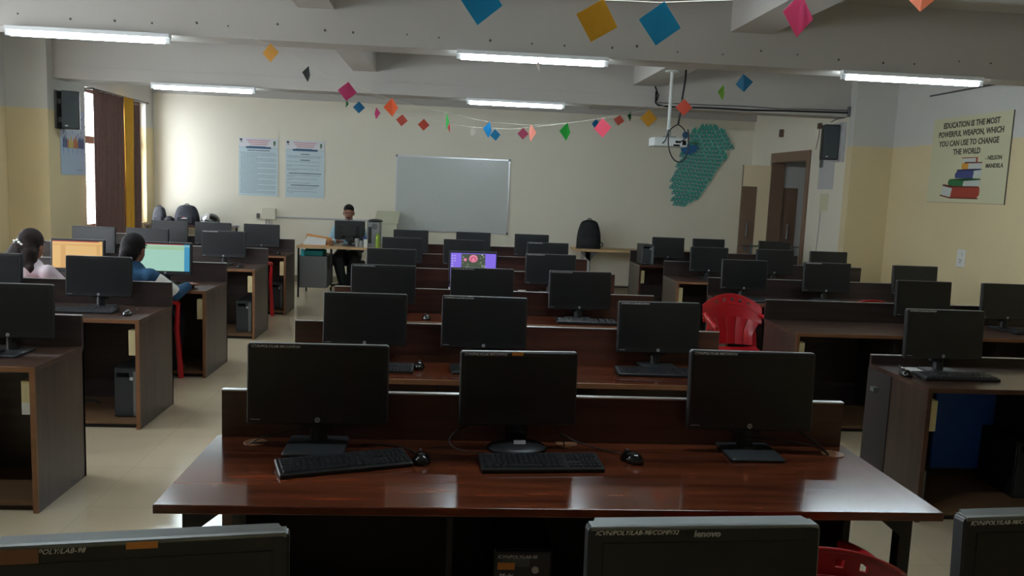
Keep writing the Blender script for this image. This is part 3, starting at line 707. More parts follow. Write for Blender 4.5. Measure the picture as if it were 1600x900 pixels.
# front wall is seen from -y : u = +x, v = +z, out = u x v = -y
FR = lambda x, z, y=YF: frame_mx((x, y-.001, z), (1, 0, 0), (0, 0, 1))
RW = lambda y, z, x=XRn: frame_mx((x-.001, y, z), (0, -1, 0), (0, 0, 1))
LW = lambda y, z, x=XL: frame_mx((x+.001, y, z), (0, 1, 0), (0, 0, 1))
for nm, c in dict(pblue=(190, 208, 214), pwhite=(214, 214, 218), pink_t=(200, 150, 160), banner=(52, 84, 120), txt=(124, 140, 150), txtd=(48, 62, 74), crest=(50, 50, 52), cream_p=(206, 203, 168), serif=(74, 70, 56),
                  bk_red=(160, 62, 44), bk_redd=(98, 36, 28), bk_green=(34, 112, 58), bk_greend=(20, 70, 38), bk_blue=(62, 72, 128), bk_blued=(40, 44, 84), bk_or=(214, 150, 50), bk_or2=(150, 130, 96), page=(196, 202, 196), greensq=(70, 110, 80)).items():
    M[nm] = mat('print_'+nm, rgb(*c), .6)
def notice(label, x, w, h, heads, rows, z=1.40):
    e = sheet('notice_poster', label, 'poster', FR(x, z), w, h, 'pblue', .006, 'department notice posters left of the whiteboard')
    rect(e, 'header', .005, w-.005, h-.145, h-.005, 'pwhite', .0062)
    g = G(); random.seed(int(x*100))
    for i, (a, b) in enumerate(((.12, w-.13), (.15, w-.16), (.18, w-.17))): g.box(a, b, h-.045-i*.032, h-.028-i*.032, .0068, .0074)
    g.build('header_print', 'pink_t', e)
    g = G().box(.16, w-.2, h-.14, h-.128, .0068, .0074).box(.02, .06, h-.075, h-.06, .0068, .0074).build('header_small_print', 'txt', e)
    G().ell((.035, h-.03, .0068), (.024, .016, .0008), 12, 4).box(.02, .05, h-.05, h-.043, .0068, .0074).build('crest', 'crest', e)
    G().box(w-.075, w-.04, h-.1, h-.04, .0068, .0074).box(w-.07, w-.045, h-.12, h-.105, .0068, .0074).build('green_emblem', 'greensq', e)
    G().box(0, w, h-.152, h-.149, .0068, .0076).build('rule', 'txt', e)
    G().rbox(.11, w-.11, h-.17, h-.138, .007, .0082, .014, axis='z').build('title_banner', 'banner', e)
    for a in heads: G().box(w*.5-a[1]/2, w*.5+a[1]/2, h-a[0]-.011, h-a[0], .0064, .0072).build('heading', 'txtd', e)
    g = G()
    for y, a, b in rows:
        x0 = a
        while x0 < b-.01:
            l = min(random.uniform(.02, .06), b-x0); g.box(x0, x0+l, h-y-.0065, h-y, .0064, .007); x0 += l+.005
    o = g.build('small_print', 'txt', e); o['kind'] = 'stuff'
    return e
rowsA = [(.235+i*.0225, .03 if i % 4 else .015, .60 if i % 4 != 3 else .30) for i in range(30)]
notice('pale blue notice poster with dense lines of small print, left of the pair', -3.49, .63, .94, [(.195, .36)], rowsA)
rowsB = [(.25, .02, .59), (.272, .05, .56), (.34, .02, .57), (.40, .02, .55), (.42, .02, .1), (.46, .02, .55), (.48, .03, .2), (.565, .02, .56), (.585, .02, .15), (.62, .05, .52), (.64, .02, .1), (.69, .02, .40), (.765, .03, .5), (.79, .02, .45), (.83, .02, .52), (.85, .05, .12)]
notice('pale blue notice poster with spaced bold headings, right of the pair', -2.735, .63, .93, [(.215, .14), (.31, .16), (.53, .53), (.725, .46)], rowsB)
# quote poster on the right wall (seen from the left: u runs towards the camera)
q = sheet('quote_poster', 'cream poster with a quotation above a painted stack of books', 'poster', RW(9.56, 1.745), 1.40, .96, 'cream_p', .008)
G().box(1.40, 1.406, -.006, .96, 0, .010).build('poster_edge', 'serif', q)
G().box(0, 1.4, -.005, 0, 0, .010).build('poster_edge', 'bk_or2', q)
BZ = .0035
for s, x, y in (('EDUCATION IS THE MOST', .70, .845), ('POWERFUL WEAPON, WHICH', .70, .745), ('YOU CAN USE TO CHANGE', .68, .64), ('THE WORLD', .68, .54)):
    text('poster_lettering', s, .088, 'serif', q, (x, y, .009), (0, 0, 0), ax='CENTER', bold=.003, sx=.96)
text('poster_lettering', '-', .062, 'serif', q, (1.02, .465, .009), (0, 0, 0), bold=.002)
text('poster_lettering', 'NELSON', .062, 'serif', q, (1.06, .465, .009), (0, 0, 0), sx=.98, bold=.002)
text('poster_lettering', 'MANDELA', .062, 'serif', q, (1.04, .38, .009), (0, 0, 0), sx=.98, bold=.002)
def P(o, pts): return [(x*1.40, y*.96) for x, y in pts]
# stack of books (fractions of the sheet)
flat(q, 'red_book_cover', P(0, [(.33, .06), (.66, .05), (.70, .09), (.70, .17), (.66, .185), (.33, .175)]), 'bk_red', 0.0085)
flat(q, 'red_book_pages', P(0, [(.20, .09), (.33, .065), (.345, .17), (.215, .20)]), 'page', 0.0091)
flat(q, 'red_book_edge', P(0, [(.185, .075), (.33, .045), (.69, .045), (.69, .06), (.335, .06), (.19, .09)]), 'bk_redd', 0.0097)
flat(q, 'red_book_edge', P(0, [(.21, .195), (.33, .17), (.36, .175), (.69, .175), (.69, .19), (.36, .195), (.22, .215)]), 'bk_redd', 0.0099)
flat(q, 'green_book_cover', P(0, [(.29, .20), (.48, .175), (.49, .245), (.46, .27), (.30, .275), (.28, .24)]), 'bk_green', 0.0085)
flat(q, 'green_book_pages', P(0, [(.48, .18), (.70, .20), (.70, .262), (.49, .248)]), 'page', 0.0091)
flat(q, 'green_book_edge', P(0, [(.30, .275), (.49, .25), (.70, .262), (.70, .275), (.55, .285)]), 'bk_greend', 0.0097)
flat(q, 'blue_book_cover', P(0, [(.37, .285), (.60, .28), (.61, .36), (.57, .375), (.39, .37), (.365, .33)]), 'bk_blue', 0.0085)
flat(q, 'blue_book_pages', P(0, [(.60, .285), (.70, .30), (.70, .375), (.61, .365)]), 'page', 0.0091)
flat(q, 'blue_book_edge', P(0, [(.39, .37), (.60, .365), (.70, .375), (.70, .387), (.58, .39), (.39, .385)]), 'bk_blued', 0.0097)
flat(q, 'orange_book_cover', P(0, [(.45, .385), (.53, .385), (.53, .45), (.45, .46), (.44, .42)]), 'bk_or', 0.0085)
flat(q, 'orange_book_pages', P(0, [(.53, .385), (.69, .385), (.69, .45), (.53, .45)]), 'page', 0.0091)
flat(q, 'orange_book_edge', P(0, [(.47, .455), (.70, .45), (.70, .462), (.49, .47)]), 'bk_redd', 0.0097)
flat(q, 'top_book_pages', P(0, [(.45, .47), (.62, .465), (.62, .51), (.45, .512)]), 'page', 0.0091)
flat(q, 'top_book_cover', P(0, [(.62, .462), (.64, .465), (.64, .52), (.44, .522), (.44, .512), (.62, .512)]), 'bk_red', 0.0097)
# painting poster at left
for nm, c in dict(l_base=(170, 190, 212), l_sky=(120, 160, 205), l_blue=(50, 110, 190), l_yel=(206, 190, 90), l_or=(196, 110, 50), l_red=(150, 60, 50), l_nav=(60, 80, 130), l_pale=(188, 200, 214)).items(): M[nm] = mat('print_'+nm, rgb(*c), .5)
lp = sheet('painting_poster', 'blue poster with a row of coloured figures, below the left speaker', 'poster', LW(10.75, 1.64), .68, .82, 'l_base', .006)
rect(lp, 'sky_band', .02, .66, .38, .80, 'l_pale', .0062)
random.seed(5); g = [G() for _ in range(5)]
for i in range(26):
    x = random.uniform(.04, .62); y = random.uniform(.45, .72); a = random.uniform(.6, 2.4); l = random.uniform(.05, .14)
    dx, dy = math.cos(a)*l, math.sin(a)*l; g[0 if i % 2 else 1].prism([(x, y), (x+.02, y), (x+dx+.012, y+dy*.6), (x+dx, y+dy*.6)], .0006, base=.0068)
for i in range(14):
    x = .05+i*.043; k = (2 if 4 <= i <= 6 else 3 if 3 <= i <= 9 else 4); hh = random.uniform(.10, .17)
    g[k].prism([(x, .34), (x+.034, .34), (x+.036, .34+hh*.7), (x+.017, .34+hh), (x-.002, .34+hh*.7)], .0006, base=.0074)
    g[0].prism([(x, .33), (x+.03, .33), (x+.018, .33-hh*.7)], .0006, base=.0066) if i % 3 == 0 else None
for gg, nm, mm in zip(g, ('sky_strokes', 'blue_strokes', 'yellow_figures', 'orange_figures', 'navy_figures'), ('l_sky', 'l_blue', 'l_yel', 'l_or', 'l_nav')): gg.build(nm, mm, lp)
rect(lp, 'caption_line', .42, .62, .06, .068, 'txt', .0066)
# whiteboard
M['wb'] = mat('whiteboard_surface', rgb(192, 197, 194), .22, coat=.3)
wb = thing('whiteboard', 'large grey-white whiteboard with silver frame on the front wall', 'whiteboard', (0, 0, 0)); wb.matrix_world = FR(-.915, .925)
W2, H2 = 1.88, 1.23
G().box(0, W2, 0, H2, .01, .022).build('board_surface', 'wb', wb)
f = G().box(0, W2, -.012, .012, 0, .03).box(0, W2, H2-.012, H2+.012, 0, .03).box(-.012, .012, .012, H2-.012, 0, .03).box(W2-.012, W2+.012, .012, H2-.012, 0, .03).build('frame', 'trim', wb)
g = G()
for cx, cy in ((0, 0), (W2, 0), (0, H2), (W2, H2)): g.rbox(cx-.022, cx+.022, cy-.022, cy+.022, 0, .033, .015, axis='z')
g.build('frame_corner', 'silver', wb)
g = G(); random.seed(2)
for cx, cy, n, s in ((.67, .50, 5, .05), (.60, .65, 2, .03), (1.42, .28, 10, .09), (1.41, 1.14, 3, .03), (.3, 1.16, 2, .02)):
    for i in range(n):
        x, y, a = cx+random.uniform(-s, s), cy+random.uniform(-s, s)*.6, random.uniform(0, 3); dx, dy = math.cos(a)*.022, math.sin(a)*.015
        g.prism([(x, y), (x+dx, y+dy), (x+dx+.004, y+dy+.004), (x+.004, y+.004)], .0005, base=.0222)
g.build('marker_smudges', mat('marker_smudge', rgb(140, 150, 155), .6), wb)
# ------------------------------------------------------------------ peacock made of paper feathers
M['f_teal'] = mat('feather_teal', rgb(72, 158, 142), .6, noise=.15, nscale=6); M['f_edge'] = mat('feather_edge', rgb(140, 206, 192), .6)
M['f_dk'] = mat('feather_dark', rgb(54, 138, 128), .6); M['f_dot'] = mat('feather_dot', rgb(196, 170, 190), .5); M['f_blue'] = mat('peacock_blue', rgb(38, 100, 150), .5)
pk = thing('peacock_decoration', 'teal peacock made of paper feathers with a blue body, on the front wall', 'wall decoration', (0, 0, 0)); pk.matrix_world = FR(0, 0, YF-.02)
OUT = [(4.25, 2.92), (4.09, 2.83), (4.05, 2.67), (4.06, 2.49), (3.95, 2.40), (3.92, 2.16), (3.86, 2.02), (3.85, 1.77), (3.90, 1.58), (3.93, 1.46), (4.07, 1.50), (4.23, 1.60), (4.33, 1.73), (4.43, 1.88), (4.55, 2.1), (4.62, 2.23), (4.69, 2.43), (4.64, 2.67), (4.53, 2.82), (4.38, 2.90)]
def inside(x, y):
    c = False
    for i in range(len(OUT)):
        x1, y1 = OUT[i]; x2, y2 = OUT[i-1]
        if (y1 > y) != (y2 > y) and x < (x2-x1)*(y-y1)/(y2-y1)+x1: c = not c
    return c
def fpoly(L, W, n=5): return [(W*math.sin(PI*i/n)*(.75+.25*i/n), -L*i/n) for i in range(n+1)]+[(-W*math.sin(PI*i/n)*(.75+.25*i/n), -L*i/n) for i in range(n-1, 0, -1)]
g = G(); g.prism(fpoly(.15, .05), .0015, mi=1); g.prism([(x*.8, y*.86-.008) for x, y in fpoly(.15, .05)], .0015, mi=0, base=.0015)
g.prism([(x*.5, y*.42-.085) for x, y in fpoly(.15, .05)], .001, mi=2, base=.003); g.cyl((0, -.118, .004), (0, -.118, .005), .013, n=8, mi=3)
FE = g.build('feather', ['f_teal', 'f_edge', 'f_dk', 'f_dot'], pk)
spots = []; rr = 0; yy = 1.56
while yy < 2.96:
    xx = 3.80+(.034 if rr % 2 else 0)
    while xx < 4.75:
        if inside(xx, yy-.02): spots.append((xx, yy))
        xx += .068
    yy += .066; rr += 1
random.seed(11); first = True; zz = 0
for i, (x, y) in enumerate(spots[:298]):
    o = FE if first else bpy.data.objects.new('feather', FE.data)
    if not first: C.objects.link(o); o.parent = pk
    first = False
    a = -.35-(.5 if y < 2.2 else .5-(y-2.2)*1.2)+(x-4.2)*.8 if y < 2.5 else (x-4.2)*2.2
    o.location = (x+random.uniform(-.008, .008), y+.04, .002+.00018*i); o.rotation_euler = (0, 0, a+random.uniform(-.12, .12)); o.scale = (1.12, 1.12, .9)
flat(pk, 'body', [(3.88, 2.62), (3.93, 2.62), (3.96, 2.57), (4.04, 2.54), (4.13, 2.57), (4.16, 2.51), (4.10, 2.42), (4.0, 2.38), (3.91, 2.39), (3.86, 2.46), (3.86, 2.54)], 'f_blue', .062, .012)
flat(pk, 'head_and_neck', [(3.86, 2.56), (3.885, 2.66), (3.865, 2.70), (3.88, 2.745), (3.93, 2.765), (3.975, 2.74), (3.98, 2.68), (3.95, 2.66), (3.945, 2.58)], 'f_blue', .065, .012)
flat(pk, 'backing_wing', [(4.0, 2.58), (4.10, 2.60), (4.17, 2.58), (4.12, 2.54)], mat('peacock_green', rgb(46, 110, 70), .6), .07, .01)

# ------------------------------------------------------------------ garlands of folded paper squares
PC_ = dict(yellow=(214, 158, 56), grey=(96, 98, 102), pink=(206, 70, 126), orange=(246, 126, 76), green=(66, 200, 100), cyan=(34, 180, 236), peach=(250, 170, 150), hotpink=(240, 90, 120), yellow2=(226, 178, 66), coral=(232, 104, 80), lime=(150, 196, 84), teal=(28, 120, 156),
 dkgreen=(36, 110, 60), blue=(14, 110, 158), magenta=(206, 62, 122), salmon=(210, 96, 80), rust=(206, 84, 58), red=(200, 70, 70), white=(215, 210, 200), blue2=(30, 140, 186), plum=(172, 62, 96), cyan0=(52, 178, 214), gold=(228, 190, 74), pink0=(226, 104, 152), orange0=(246, 150, 110))
PN = dict(yellow='mustard', grey='grey', pink='pink', orange='orange', green='bright green', cyan='bright cyan', peach='peach', hotpink='hot pink', yellow2='golden', coral='coral', lime='lime green', teal='teal blue', dkgreen='dark green', blue='deep blue', magenta='magenta', salmon='salmon', rust='rust red', red='red', white='white', blue2='blue', plum='plum', cyan0='sky blue', gold='yellow', pink0='pink', orange0='light orange')
G0 = [('cyan0', 0.088, 2.378, 0.16, 0.17), ('gold', 0.517, 2.338, 0.16, 0.16), ('cyan0', 0.753, 2.34, 0.162, 0.16), ('pink0', 1.279, 2.399, 0.145, 0.16), ('orange0', 1.754, 2.519, 0.126, 0.16)]
G1 = [('yellow', -1.464, 2.694, 0.138, 0.149), ('grey', -1.167, 2.545, 0.043, 0.128), ('pink', -0.856, 2.424, 0.154, 0.154), ('orange', -0.496, 2.315, 0.112, 0.149), ('green', -0.058, 2.223, 0.021, 0.149), ('cyan', 0.294, 2.172, 0.075, 0.133), ('peach', 0.637, 2.162, 0.048, 0.138), ('green', 0.933, 2.186, 0.107, 0.149), ('hotpink', 1.23, 2.23, 0.128, 0.16), ('yellow2', 1.612, 2.326, 0.149, 0.144), ('coral', 1.903, 2.429, 0.133, 0.138), ('lime', 2.225, 2.564, 0.091, 0.133), ('teal', 2.393, 2.651, 0.117, 0.149)]
G2 = [('dkgreen', -1.331, 2.657, 0.049, 0.098), ('blue', -1.173, 2.618, 0.148, 0.148), ('magenta', -0.959, 2.557, 0.082, 0.148), ('salmon', -0.64, 2.486, 0.148, 0.148), ('rust', -0.368, 2.443, 0.148, 0.148), ('red', -0.039, 2.419, 0.025, 0.123), ('white', 0.236, 2.376, 0.074, 0.115), ('blue2', 0.535, 2.357, 0.139, 0.148), ('plum', 0.883, 2.389, 0.139, 0.148), ('blue2', 1.809, 2.551, 0.115, 0.139), ('salmon', 2.102, 2.613, 0.139, 0.139), ('dkgreen', 2.248, 2.668, 0.074, 0.131)]
S0 = [(-0.175, 2.509), (0.086, 2.457), (0.317, 2.421), (0.513, 2.414), (0.748, 2.417), (1.063, 2.445), (1.272, 2.475), (1.501, 2.528), (1.746, 2.595), (1.89, 2.667)]
S1 = [(-1.678, 2.821), (-1.454, 2.759), (-1.142, 2.606), (-0.857, 2.49), (-0.497, 2.376), (-0.045, 2.29), (0.291, 2.234), (0.634, 2.224), (0.93, 2.253), (1.231, 2.308), (1.608, 2.394), (1.899, 2.491), (2.22, 2.626), (2.388, 2.718), (2.487, 2.775)]
S2 = [(-1.653, 2.789), (-1.332, 2.704), (-0.96, 2.62), (-0.642, 2.557), (-0.065, 2.473), (0.257, 2.44), (0.743, 2.439), (1.228, 2.509), (1.805, 2.615), (2.244, 2.74), (2.446, 2.814)]

def papermat(name, c):
    m = mat(name, c, .6); nt = m.node_tree; b = nt.nodes['Principled BSDF']; o = nt.nodes['Material Output']
    tr = nt.nodes.new('ShaderNodeBsdfTranslucent'); tr.inputs[0].default_value = (*c, 1)
    mx = nt.nodes.new('ShaderNodeMixShader'); mx.inputs[0].default_value = .45
    nt.links.new(b.outputs[0], mx.inputs[1]); nt.links.new(tr.outputs[0], mx.inputs[2]); nt.links.new(mx.outputs[0], o.inputs[0]); return m
def garland(S, Gd, Y, where, r=.0022, m='string'):
    zo = lambda x: None
    tag(G().tube([(x, Y, z) for x, z in S], r, 5).build('garland_string', m, smooth='all'), 'pale string of the paper garland '+where, 'string')
    n = {}
    for i, (c, x, z, a, b) in enumerate(Gd):
        k = 'p_'+c
        if k not in M: M[k] = papermat('paper_'+PN[c].replace(' ', '_'), rgb(*PC_[c]))
        # string height at x
        zs = S[-1][1]
        for (xa, za), (xb, zb) in zip(S, S[1:]):
            if xa <= x <= xb: zs = za+(zb-za)*(x-xa)/(xb-xa)
        n[c] = n.get(c, 0)+1
        t = thing('paper_kite', '%s%s paper square on the garland %s' % ('' if n[c] == 1 else 'right-hand ', PN[c], where), 'paper ornament', (x, Y-.012, z), 0, 'paper squares on the garland '+where)
        D = .155/2; dd = b/2
        ang = math.acos(max(.12, min(1, a/b)))*(1 if i % 2 else -1)
        if Y < 4: D, dd = .081, .081
        g = G(); f = .018 if a/b < .8 else .004
        # folded along the vertical diagonal: two triangles meeting at a crease
        v = [(0, 0, dd), (dd, f, 0), (0, 0, -dd), (-dd, f, 0), (0, -.0012, dd), (dd, f-.0012, 0), (0, -.0012, -dd), (-dd, f-.0012, 0)]
        g.add(v, [(0, 1, 2), (0, 2, 3), (4, 6, 5), (4, 7, 6), (0, 4, 5, 1), (1, 5, 6, 2), (2, 6, 7, 3), (3, 7, 4, 0)])
        tilt = {'gold': .24, 'cyan0': .14, 'pink0': .04, 'orange0': .05}.get(c, random.uniform(-.12, .12))
        o = g.build('paper', k, t, rot=(0, tilt, ang if abs(ang) > .25 else 0))
        G().tube([(0, .012, zs-z), (0, 0, dd-.004)] if zs > z else [(0, .012, dd), (0, 0, dd-.004)], .0012, 4).build('thread', m, t)
M['string'] = mat('garland_string', rgb(205, 200, 185), .7)
garland(S0, G0, 3.12, 'at the top edge of the photo')
garland(S1, G1, 6.86, 'strung below the near beam')
garland(S2, G2, 10.56, 'strung below the far beam')
M['p_scrap'] = mat('scrap_paper', rgb(235, 225, 215), .6)
tag(G().prism([(0, 0), (.03, .03), (.035, -.06)], .001, mx=Matrix.Translation((.65, 6.82, 2.71)) @ Matrix.Rotation(PI/2, 4, 'X')).build('paper_scrap', 'p_scrap'), 'tiny white paper scrap stuck under the middle near tube light', 'paper scrap')

# ------------------------------------------------------------------ projector
M['projwhite'] = mat('projector_white', rgb(205, 208, 205), .4)
p = thing('projector', 'white ceiling projector on a pole left of the peacock', 'projector', (2.40, 9.2, 2.22))
G().rbox(-.19, .19, -.13, .13, .01, .11, .02, axis='z').build('housing', 'projwhite', p)
g = G().box(.05, .11, -.134, -.129, .05, .075).box(.03, .10, -.134, -.129, .015, .035).box(.13, .17, -.134, -.129, .03, .08).build('ports', 'blackgl', p)
G().cyl((-.10, .12, .06), (-.10, .17, .06), .04, n=20).build('lens', 'blackgl', p, smooth=True)
G().cyl((0, 0, .11), (0, 0, .84), .019, n=14).cyl((0, 0, .84-.01), (0, 0, .842), .075, n=24).build('pole', 'projwhite', p, smooth=True)
G().box(-.07, .07, -.07, .07, .11, .125).box(-.02, .02, -.03, .03, .125, .2).build('mount_plate', 'silver', p)
for i, (pts, l) in enumerate((([(2.52, 9.08, 3.06), (2.51, 9.05, 2.95), (2.49, 9.05, 2.75), (2.48, 9.05, 2.62), (2.46, 9.04, 2.47)], 'thick black cable hanging from the ceiling to the projector'),
    (bez((2.46, 9.04, 2.47), (2.30, 9.03, 2.40), (2.36, 9.0, 2.3), (2.30, 9.05, 2.26)), 'black cable branching left into the projector'),
    (bez((2.46, 9.04, 2.47), (2.56, 9.03, 2.42), (2.60, 9.0, 2.30), (2.47, 9.06, 2.28)), 'black cable branching right into the projector ports'),
    (bez((2.35, 9.0, 2.36), (2.32, 8.98, 1.98), (2.66, 8.98, 1.92), (2.56, 9.0, 2.42), 16), 'big black cable loop hanging below the projector'))):
    cable(pts, l, .011 if i == 0 else .007)
# cable run on the far beam
cable([(2.57, 10.585, 3.0), (2.57, 10.585, 2.86), (2.60, 10.585, 2.83), (2.75, 10.585, 2.815), (3.3, 10.585, 2.825), (3.8, 10.585, 2.822), (4.3, 10.585, 2.838), (5.12, 10.585, 2.85)], 'black cable bundle running right along the far beam', .012)
cable([(2.6, 10.59, 2.86), (3.3, 10.59, 2.862), (3.7, 10.59, 2.87), (4.2, 10.59, 2.86), (4.7, 10.59, 2.875), (5.14, 10.59, 2.88)], 'thin grey wavy cable above the black bundle on the far beam', .006, 'steel')
tag(G().cyl((5.13, 10.585, 2.80), (5.13, 10.585, 2.93), .02, n=10).build('conduit_end', 'steel'), 'small grey conduit end at the right end of the far beam', 'conduit')
cable([(2.55, 10.58, 3.06), (2.60, 10.57, 2.95), (2.58, 10.58, 2.88)], 'short black cable loop at the secondary beam', .008)
# beam holes where plugs sit (near beam)
g = G(); random.seed(9)
for i in range(26):
    x = -3.4+i*.33+random.uniform(-.08, .08); z = 2.90+random.uniform(-.02, .03); g.cyl((x, 6.895, z), (x, 6.9, z), random.uniform(.006, .012), n=8)
o = g.build('beam_plug_holes', mat('hole_plug', rgb(90, 86, 80), .8)); tag(o, 'row of small dark plug holes along the face of the near beam', 'holes', kind='stuff')
# ------------------------------------------------------------------ speakers
M['greysheet'] = mat('grey_paper', rgb(186, 186, 186), .6)
M['spk'] = mat('speaker_charcoal', rgb(62, 70, 73), .7)
def speaker(label, loc, rz, side):
    t = thing('wall_speaker', label, 'speaker', loc, rz)
    G().rbox(-.10, .10, -.08, .09, 0, .46, .012, axis='z').build('cabinet', 'black', t)
    G().box(-.09, .09, -.094, -.08, .02, .44).build('grille', 'spk', t)
    G().box(-.02, .02, .09, .13, .16, .30).build('bracket', 'steel', t)
    G().box(-.06, -.03, -.0965, -.094, .03, .045).build('badge', 'logo', t)
    return t
speaker('charcoal wall speaker at left, above the blue painting poster', (-4.70, 10.72, 2.20), .35, -1)
speaker('charcoal wall speaker at right, beside the door frame', (5.03, 10.85, 2.25), -.2, 1)
tag(G().box(XL, XL+.025, 10.62, 10.80, 2.2, 2.66).box(XL+.02, XL+.08, 10.66, 10.70, 2.28, 2.34).box(XL+.02, XL+.08, 10.66, 10.70, 2.5, 2.56).build('speaker_bracket', 'steel'), 'grey wall bracket behind the left speaker', 'bracket')
tag(G().box(XR-.03, XR, 10.64, 10.98, 2.22, 2.74).box(XR-.05, XR-.03, 10.66, 10.68, 2.6, 2.72).box(XR-.05, XR-.03, 10.66, 10.68, 2.24, 2.36).build('speaker_bracket', 'greysheet'), 'pale wall bracket behind the right speaker', 'bracket')
cable([(5.14, 10.7, 2.80), (5.05, 10.75, 2.78), (5.0, 10.8, 2.74)], 'grey cable at the top of the right speaker', .006, 'steel')
# sheets on the right far wall
RF_ = lambda y, z: frame_mx((XR-.001, y, z), (0, -1, 0), (0, 0, 1))
M['greysheet'] = mat('grey_paper', rgb(186, 186, 186), .6)
e = sheet('notice_sheet', 'grey printed notice below the right speaker', 'notice', RF_(11.36, 1.86), .46, .44, 'greysheet', .004)
rect(e, 'torn_corner', 0, .12, .30, .58, 'steel', .0045)
e = sheet('notice_sheet', 'small pale sheet under the grey notice near the door', 'notice', RF_(11.25, 1.56), .24, .24, 'cream_p', .004)
cable([(XR-.005, 11.2, 1.56), (XR-.005, 11.22, 1.2), (XR-.005, 11.25, .9)], 'thin cord on the wall below the small pale sheet', .003, 'steel')
cable([(XR-.005, 11.44, 2.78), (XR-.005, 11.46, 2.6), (XR-.005, 11.52, 2.42)], 'thin cord dropping to the door frame corner', .004, 'steel')
tag(G().rbox(XR-.04, XR, 11.38, 11.46, 2.70, 2.78, .01, axis='x').build('wall_hook', 'frame'), 'small dark fitting above the door frame corner', 'wall fitting')
tag(G().rbox(XR-.05, XR, 12.72, 12.80, 2.66, 2.78, .01, axis='x').build('wall_hook', 'frame'), 'small dark fitting on the wall above the door', 'wall fitting')
# electric socket on the right wall
s = thing('wall_socket', 'white switch socket plate on the right wall below the book poster', 'socket', (XRn, 8.78, 1.13))
G().rbox(-.012, 0, -.075, .075, -.10, .10, .01, axis='x').build('plate', 'white', s)
G().box(-.018, -.012, -.02, .02, .03, .07).build('switch', 'white', s)
g = G(); [g.cyl((-.0135, a, b), (-.0115, a, b), .007, n=8) for a, b in ((-.015, -.02), (.015, -.02), (0, -.045))]; g.build('socket_holes', 'black', s)
# distribution box and pipe on the front wall
s = thing('switch_box', 'cream electrical switch box with pipes on the front wall below the notices', 'switch box', (-2.99, YF, 1.02))
G().rbox(-.11, .11, -.09, 0, 0, .18, .01).build('box', mat('switch_box_cream', rgb(214, 210, 190), .5), s)
g = G(); g.cyl((-.06, -.02, -.35), (-.06, -.02, 0), .012, n=8).cyl((.03, -.02, -.35), (.03, -.02, 0), .014, n=8).cyl((-.01, -.02, -.35), (-.01, -.02, 0), .006, n=8); g.build('pipe', 'greysheet', s)
tag(G().rbox(-3.2, -3.15, YF-.03, YF, 1.03, 1.11, .005).build('small_switch', 'steel'), 'tiny dark socket left of the switch box', 'socket')
tag(G().cyl((-2.88, YF-.015, 1.06), (-.95, YF-.015, 1.06), .013, n=8).build('wall_pipe', 'greysheet', smooth=True), 'thin pale pipe running from the switch box behind the man', 'pipe')
tag(G().cyl((XRn-.01, 9.7, 3.0), (XRn-.01, 8.2, 3.0), .01, n=8).build('wall_pipe', 'steel', smooth=True), 'thin grey pipe high on the right wall above the poster', 'pipe')
# ------------------------------------------------------------------ teacher's table and things at the front
M['tabletop'] = mat('light_wood_top', rgb(196, 160, 116), .45, noise=.1, nscale=8)
M['cab'] = mat('grey_steel_cabinet', rgb(98, 98, 98), .5)
t = thing('teacher_table', 'light wood-topped steel table at which the man sits', 'table', (-1.58, 12.05, 0))
G().box(-.62, .62, 0, .75, .72, .75).build('tabletop', 'tabletop', t)
for x, y in ((-.59, .03), (.57, .03), (-.59, .71), (.57, .71)): G().box(x-.012, x+.012, y-.012, y+.012, 0, .72).build('leg', 'blackmetal', t)
c = G().box(-.60, -.19, .05, .70, .14, .60).build('drawer_cabinet', 'cab', t)
G().box(-.15, -.12, .1, .13, .40, .72).build('support', 'blackmetal', t)
G().box(-.6, .6, .70, .715, .10, .12).build('foot_rail', 'blackmetal', t)
M['teal'] = mat('teal_cloth', rgb(20, 120, 116), .7)
tag(G().rbox(-2.13, -1.83, 12.14, 12.5, .60, .68, .02).build('folded_bag', 'teal'), 'teal folded bag on the steel cabinet under the table', 'bag')
M['tealb'] = mat('cyan_bottle', rgb(60, 180, 190), .4)
tag(G().cyl((-2.12, 12.13, .60), (-2.12, 12.13, .69), .03, .025, 10).cyl((-2.12, 12.13, .69), (-2.12, 12.13, .70), .015, n=8).build('small_jar', 'tealb', smooth=True), 'pale cyan jar beside the teal folded bag', 'jar')
M['folder'] = mat('orange_folder', rgb(206, 140, 74), .6)
f = thing('folder', 'open orange folder with papers on the left of the teacher table', 'folder', (-1.96, 12.30, .75))
G().box(-.20, .20, -.14, .10, 0, .01).add([(-.19, .10, .0), (.20, .10, .0), (.22, .16, .10), (-.16, .18, .155), (-.19, .108, .0), (.20, .108, .0), (.22, .168, .10), (-.16, .188, .155)], [(0, 1, 2, 3), (7, 6, 5, 4), (0, 4, 5, 1), (1, 5, 6, 2), (2, 6, 7, 3), (3, 7, 4, 0)]).build('cover', 'folder', f)
G().add([(-.17, -.12, .012), (.15, -.11, .012), (.14, .10, .09), (-.14, .11, .12), (-.17, -.12, .01), (.15, -.11, .01), (.14, .10, .01), (-.14, .11, .01)], [(0, 1, 2, 3), (7, 6, 5, 4), (0, 4, 5, 1), (1, 5, 6, 2), (2, 6, 7, 3), (3, 7, 4, 0)]).build('papers', 'white', f)
tag(G().rbox(.0-1.76, -1.70, 12.2, 12.3, .75, .83, .01).build('stationery_box', 'band'), 'brown stationery box right of the orange folder', 'box')
